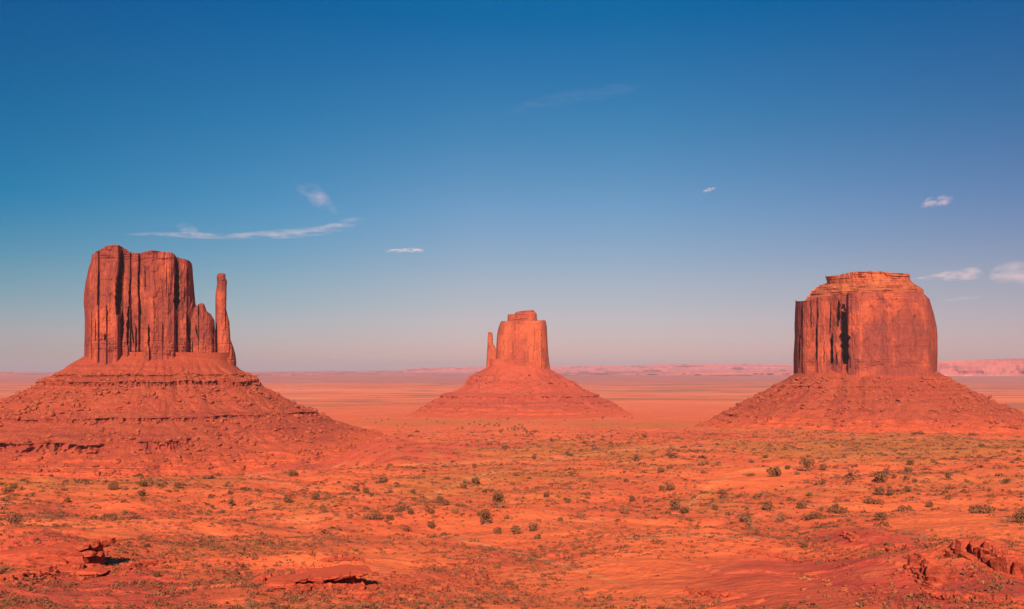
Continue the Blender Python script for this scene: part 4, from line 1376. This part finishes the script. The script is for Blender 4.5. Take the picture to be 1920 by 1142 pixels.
for px, py, w in GROVE:
    x, y, z = hit(px, py)
    s = w * math.hypot(x, y) / F_PX
    o = bpy.data.objects.new("tree", TREE_ME[rs_.integers(0, 4)])
    COL.objects.link(o)
    o.location = (x, y, z - .05 * s)
    o.scale = (s, s, s * rs_.uniform(.7, 1.1))
    o.rotation_euler = (0, 0, rs_.uniform(0, 6.28))
    tag(o, "tiny dark tree in the distant grove before the hazy middle butte", "tree", "tiny trees of the distant grove")


# ------------------------------------------------------------------ ground cover nobody could count
def tufts(name, n_try, r0, r1, size, mat, blades, seed, dens):
    rng = np.random.default_rng(seed)
    az = np.radians(rng.uniform(-31, 31, n_try))
    r = np.exp(rng.uniform(math.log(r0), math.log(r1), n_try))
    x, y = r * np.sin(az), r * np.cos(az)
    z = ground_h(x, y)
    s, d, g = soil(x, y, z)
    cl = fbm(x / 45, y / 70, o=3) + .7 * perlin(x / 7, y / 10)
    p = dens(r, s, d, g, cl, project(x, y, z))
    k = rng.random(n_try) < p
    x, y, z, r = x[k], y[k], z[k], r[k]
    n = len(x)
    sz = size * rng.uniform(.45, 1.3, n) * (1 + .6 * rng.pareto(3.5, n).clip(0, 2)) * np.clip(r / 260, .8, 4.0) ** .7
    # each tuft: a dome of leaf blades
    th = rng.uniform(0, 6.28, (n, blades))
    rr = np.sqrt(rng.random((n, blades)))
    hx, hy = rr * np.cos(th), rr * np.sin(th)
    hz = .62 * np.sqrt(np.clip(1 - rr ** 2, 0, 1)) * rng.uniform(.45, 1, (n, blades))
    c = np.stack([hx, hy, hz], -1)
    t = rng.normal(size=(n, blades, 3))
    t /= np.linalg.norm(t, axis=-1)[..., None]
    up = c + np.array([0, 0, .25]) + .35 * rng.normal(size=(n, blades, 3))
    b = np.cross(t, up)
    b /= np.linalg.norm(b, axis=-1)[..., None] + 1e-6
    q = .42
    v = np.stack([c - t * q, c + t * q * .8 + b * q * .3, c + b * q * 1.1], 2)
    v[..., 2] = np.maximum(v[..., 2], -.1)
    v = v * (sz[:, None, None, None] * .5) + np.stack([x, y, z], -1)[:, None, None, :]
    o = mesh_obj(name, v.reshape(-1, 3), np.arange(n * blades * 3).reshape(-1, 3), mat)
    print(name, n)
    return tag(o, kind="stuff")


BARE = [(1330, 1085, 330, 60, 1.), (1540, 1090, 260, 50, .9), (720, 1062, 60, 24, 1.), (1150, 985, 60, 20, .8), (960, 985, 130, 30, .6), (1790, 985, 130, 26, .9), (1410, 893, 110, 24, .9),
        (1100, 1120, 250, 40, .7), (700, 850, 240, 24, .7), (205, 1003, 50, 12, 1.), (800, 1100, 120, 30, .8), (1630, 1008, 110, 16, .8), (930, 1080, 90, 20, .6), (1200, 905, 80, 20, .5)]


def d_sage(r, s, d, g, cl, p):
    base = np.where(r < 320, .55, .42)
    right = sstep(1380, 1600, p[0]) * sstep(1000, 1040, p[1])
    return (base * .8 * (.25 + .75 * sstep(-.7, .6, cl)) * (1 - .88 * s) * (1 + .5 * g) * (1 - patch(p[0], p[1], BARE, .25 * cl))).clip(0, 1) * (1 - .6 * right) * (1 - sstep(1300, 2000, r) * .8)


def d_pale(r, s, d, g, cl, p):
    right = sstep(1380, 1600, p[0]) * sstep(1000, 1040, p[1])
    return (.035 * right + .55 * g * sstep(-.4, .5, cl)).clip(0, 1) * (1 - .9 * s)


tufts("sagebrush", 150000, 85, 2100, .85, plant_material("sage", (.15, .058, .034), (.255, .098, .048), .5), 12, 61, d_sage)
tufts("low_scrub", 120000, 85, 1400, .36, plant_material("low_scrub_leaf", (.17, .070, .036), (.30, .12, .055), .5), 7, 63, d_sage)
tufts("brush", 9000, 230, 1700, 1.35, plant_material("brush_leaf", (.11, .050, .030), (.18, .078, .040), .5), 22, 64, d_sage)
tufts("dry_grass", 60000, 85, 1100, .62, MAT_PALE, 9, 62, d_pale)


# ------------------------------------------------------------------ clouds (real volumes far above the haze)
def cloud(dist, line, label, dens, seed, wisp=1.0, thick=1.0):
    """line: (column, row, half thickness in px) along the cloud"""
    fr = Frame(line[len(line) // 2][0], dist)
    L = np.array(line, float)
    n = 60
    t = np.linspace(0, 1, n)
    q = np.linspace(L[0, 0], L[-1, 0], n)
    px, py, hw = q, np.interp(q, L[:, 0], L[:, 1]), np.interp(q, L[:, 0], L[:, 2])
    a, z = fr.pix(px, py)
    m = dist / F_PX
    h = np.maximum(hw * m * 1.15, m * .4)
    ce = np.array([a.mean(), 0, z.mean()])
    ring = 14
    th = np.linspace(0, 2 * math.pi, ring, endpoint=False)
    A = np.repeat(a[:, None], ring, 1) - ce[0]
    B = 1.6 * h.max() * thick * np.cos(th)[None] * (h / h.max())[:, None] ** .5
    Z = z[:, None] - ce[2] + h[:, None] * np.sin(th)[None]
    P = np.stack([A, B, Z], -1).reshape(-1, 3)
    caps = [np.arange(ring)[::-1][None], (np.arange(ring) + (n - 1) * ring)[None]]
    mat = bpy.data.materials.new("cloud_vapour")
    mat.use_nodes = True
    T = mat.node_tree
    T.nodes.clear()
    N = lambda ty, **k: [(nd := T.nodes.new(ty)), [setattr(nd, kk, vv) for kk, vv in k.items()]][0]
    lk = T.links.new
    out = N("ShaderNodeOutputMaterial")
    pv = N("ShaderNodeVolumePrincipled")
    lk(pv.outputs[0], out.inputs["Volume"])
    pv.inputs["Color"].default_value = (.98, .87, .91, 1)
    pv.inputs["Anisotropy"].default_value = -0.35
    tc = N("ShaderNodeTexCoord")
    sx = N("ShaderNodeSeparateXYZ")
    lk(tc.outputs["Object"], sx.inputs[0])
    mp = N("ShaderNodeMapRange")
    mp.inputs["From Min"].default_value, mp.inputs["From Max"].default_value = float(a[0] - ce[0]), float(a[-1] - ce[0])
    lk(sx.outputs["X"], mp.inputs["Value"])
    zlo, zhi = float((z - ce[2] - h).min()), float((z - ce[2] + h).max())

    def curve(vals, lo, hi):
        fc = N("ShaderNodeFloatCurve")
        cv = fc.mapping.curves[0]
        idx = np.linspace(0, n - 1, 15).astype(int)
        pts = [(t[i], (vals[i] - lo) / (hi - lo)) for i in idx]
        cv.points[0].location, cv.points[1].location = pts[0], pts[-1]
        for p in pts[1:-1]:
            cv.points.new(*p)
        fc.mapping.update()
        lk(mp.outputs[0], fc.inputs["Value"])
        mr = N("ShaderNodeMapRange")
        mr.inputs["To Min"].default_value, mr.inputs["To Max"].default_value = lo, hi
        lk(fc.outputs[0], mr.inputs["Value"])
        return mr.outputs[0]

    def M(op, x, y=None):
        nd = N("ShaderNodeMath", operation=op)
        for i, s_ in enumerate((x, y)):
            if s_ is None:
                continue
            if isinstance(s_, (int, float)):
                nd.inputs[i].default_value = s_
            else:
                lk(s_, nd.inputs[i])
        return nd.outputs[0]

    cz = curve(z - ce[2], zlo, zhi)
    hh = curve(h, 0.0, float(h.max() * 1.05))
    rr = M('DIVIDE', M('SUBTRACT', sx.outputs["Z"], cz), hh)
    by = M('DIVIDE', sx.outputs["Y"], float(1.6 * h.max() * thick))
    r2 = M('ADD', M('MULTIPLY', rr, rr), M('MULTIPLY', by, by))
    nz = N("ShaderNodeTexNoise")
    nz.inputs["Detail"].default_value = 5
    nz.inputs["Roughness"].default_value = .62
    nz.inputs["Scale"].default_value = 1.0
    hm = float(h.max())
    vm = N("ShaderNodeVectorMath", operation='MULTIPLY')
    vm.inputs[1].default_value = (.8 / hm / wisp, 1.0 / hm, 1.5 / hm)
    va = N("ShaderNodeVectorMath", operation='ADD')
    va.inputs[1].default_value = (seed * 13.1, seed * 7.7, 0)
    lk(tc.outputs["Object"], vm.inputs[0])
    lk(vm.outputs[0], va.inputs[0])
    lk(va.outputs[0], nz.inputs["Vector"])
    fall = M('MAXIMUM', M('SUBTRACT', 1.0, r2), 0.0)
    nn_ = M('MAXIMUM', M('MULTIPLY', M('SUBTRACT', nz.outputs["Fac"], .46), 10.0), 0.0)
    endf = M('MINIMUM', M('MULTIPLY', M('MULTIPLY', mp.outputs[0], M('SUBTRACT', 1.0, mp.outputs[0])), 7.0), 1.0)
    den = M('MULTIPLY', M('MULTIPLY', fall, nn_), M('MULTIPLY', endf, .34 * dens / hm))
    lk(den, pv.inputs["Density"])
    o = mesh_obj("cloud", P, [grid_faces(n, ring, True)] + caps, mat)
    wl = fr.world(ce[0], ce[1], ce[2])
    o.location = tuple(float(v) for v in wl)
    o.rotation_euler = (0, 0, math.atan2(fr.t[1], fr.t[0]))
    return tag(o, label, "cloud", "small clouds in the blue sky")


cloud(22000, [(232, 440, 3), (300, 439, 4), (360, 441, 6), (430, 443, 5), (500, 440, 8), (560, 437, 9), (600, 432, 9), (640, 423, 12), (665, 416, 9), (692, 411, 4)], "long thin streak of white cloud above the broad butte", .5, 1, 2.6)
cloud(22000, [(552, 352, 6), (575, 362, 18), (595, 370, 22), (612, 378, 16), (628, 395, 10), (640, 405, 6)], "faint white wisp above the end of the long cloud streak", .22, 2, 1.0)
cloud(22000, [(330, 425, 6), (350, 430, 12), (375, 437, 7)], "very faint puff just over the left half of the long cloud streak", .22, 7, 1.0)
cloud(22000, [(930, 212, 6), (1000, 196, 12), (1080, 182, 15), (1150, 170, 12), (1215, 160, 6)], "barely visible veil of cloud high in the middle of the sky", .05, 11, 2.4)
cloud(24000, [(720, 470, 2), (740, 470, 3), (765, 469, 4), (785, 469, 4), (798, 470, 2)], "tiny flat white cloud between the broad butte and the middle one", .8, 3, 2.0)
cloud(24000, [(1316, 360, 1.5), (1328, 356, 4), (1342, 353, 2)], "single tiny cloud fleck high in the right half of the sky", .6, 4, 1.0)
cloud(24000, [(1724, 386, 4), (1742, 381, 10), (1756, 378, 8), (1770, 376, 10), (1788, 374, 5)], "small broken puff of cloud high above the massive butte's right side", .5, 5, .9)
cloud(26000, [(1700, 523, 2), (1740, 521, 4), (1780, 517, 9), (1815, 514, 11), (1838, 513, 11), (1846, 516, 4)], "low tapering cloud just right of the massive butte's top", .6, 6, 1.6)
cloud(26000, [(1852, 517, 8), (1872, 514, 16), (1900, 509, 20), (1930, 510, 22), (1960, 512, 12)], "puffy pinkish cloud cut by the photo's right edge", .55, 8, 1.3)
cloud(26000, [(1760, 565, 2), (1800, 560, 4), (1845, 556, 2)], "thin pink streak of cloud low beside the massive butte", .12, 9, 2.0)


# ------------------------------------------------------------------ haze
def haze():
    x, y0, y1, z0, z1 = 43000, -43000, 43000, -30, 345
    v = [(-x, y0, z0), (x, y0, z0), (x, y1, z0), (-x, y1, z0), (-x, y0, z1), (x, y0, z1), (x, y1, z1), (-x, y1, z1)]
    f = [(0, 3, 2, 1), (4, 5, 6, 7), (0, 1, 5, 4), (1, 2, 6, 5), (2, 3, 7, 6), (3, 0, 4, 7)]
    m = bpy.data.materials.new("valley_air")
    m.use_nodes = True
    m.node_tree.nodes.clear()
    out = m.node_tree.nodes.new("ShaderNodeOutputMaterial")
    pv = m.node_tree.nodes.new("ShaderNodeVolumePrincipled")
    pv.inputs["Color"].default_value = (.52, .60, .76, 1)
    pv.inputs["Density"].default_value = 2.7e-5
    m.node_tree.links.new(pv.outputs[0], out.inputs["Volume"])
    tag(mesh_obj("haze", v, np.array(f), m), kind="stuff")


haze()
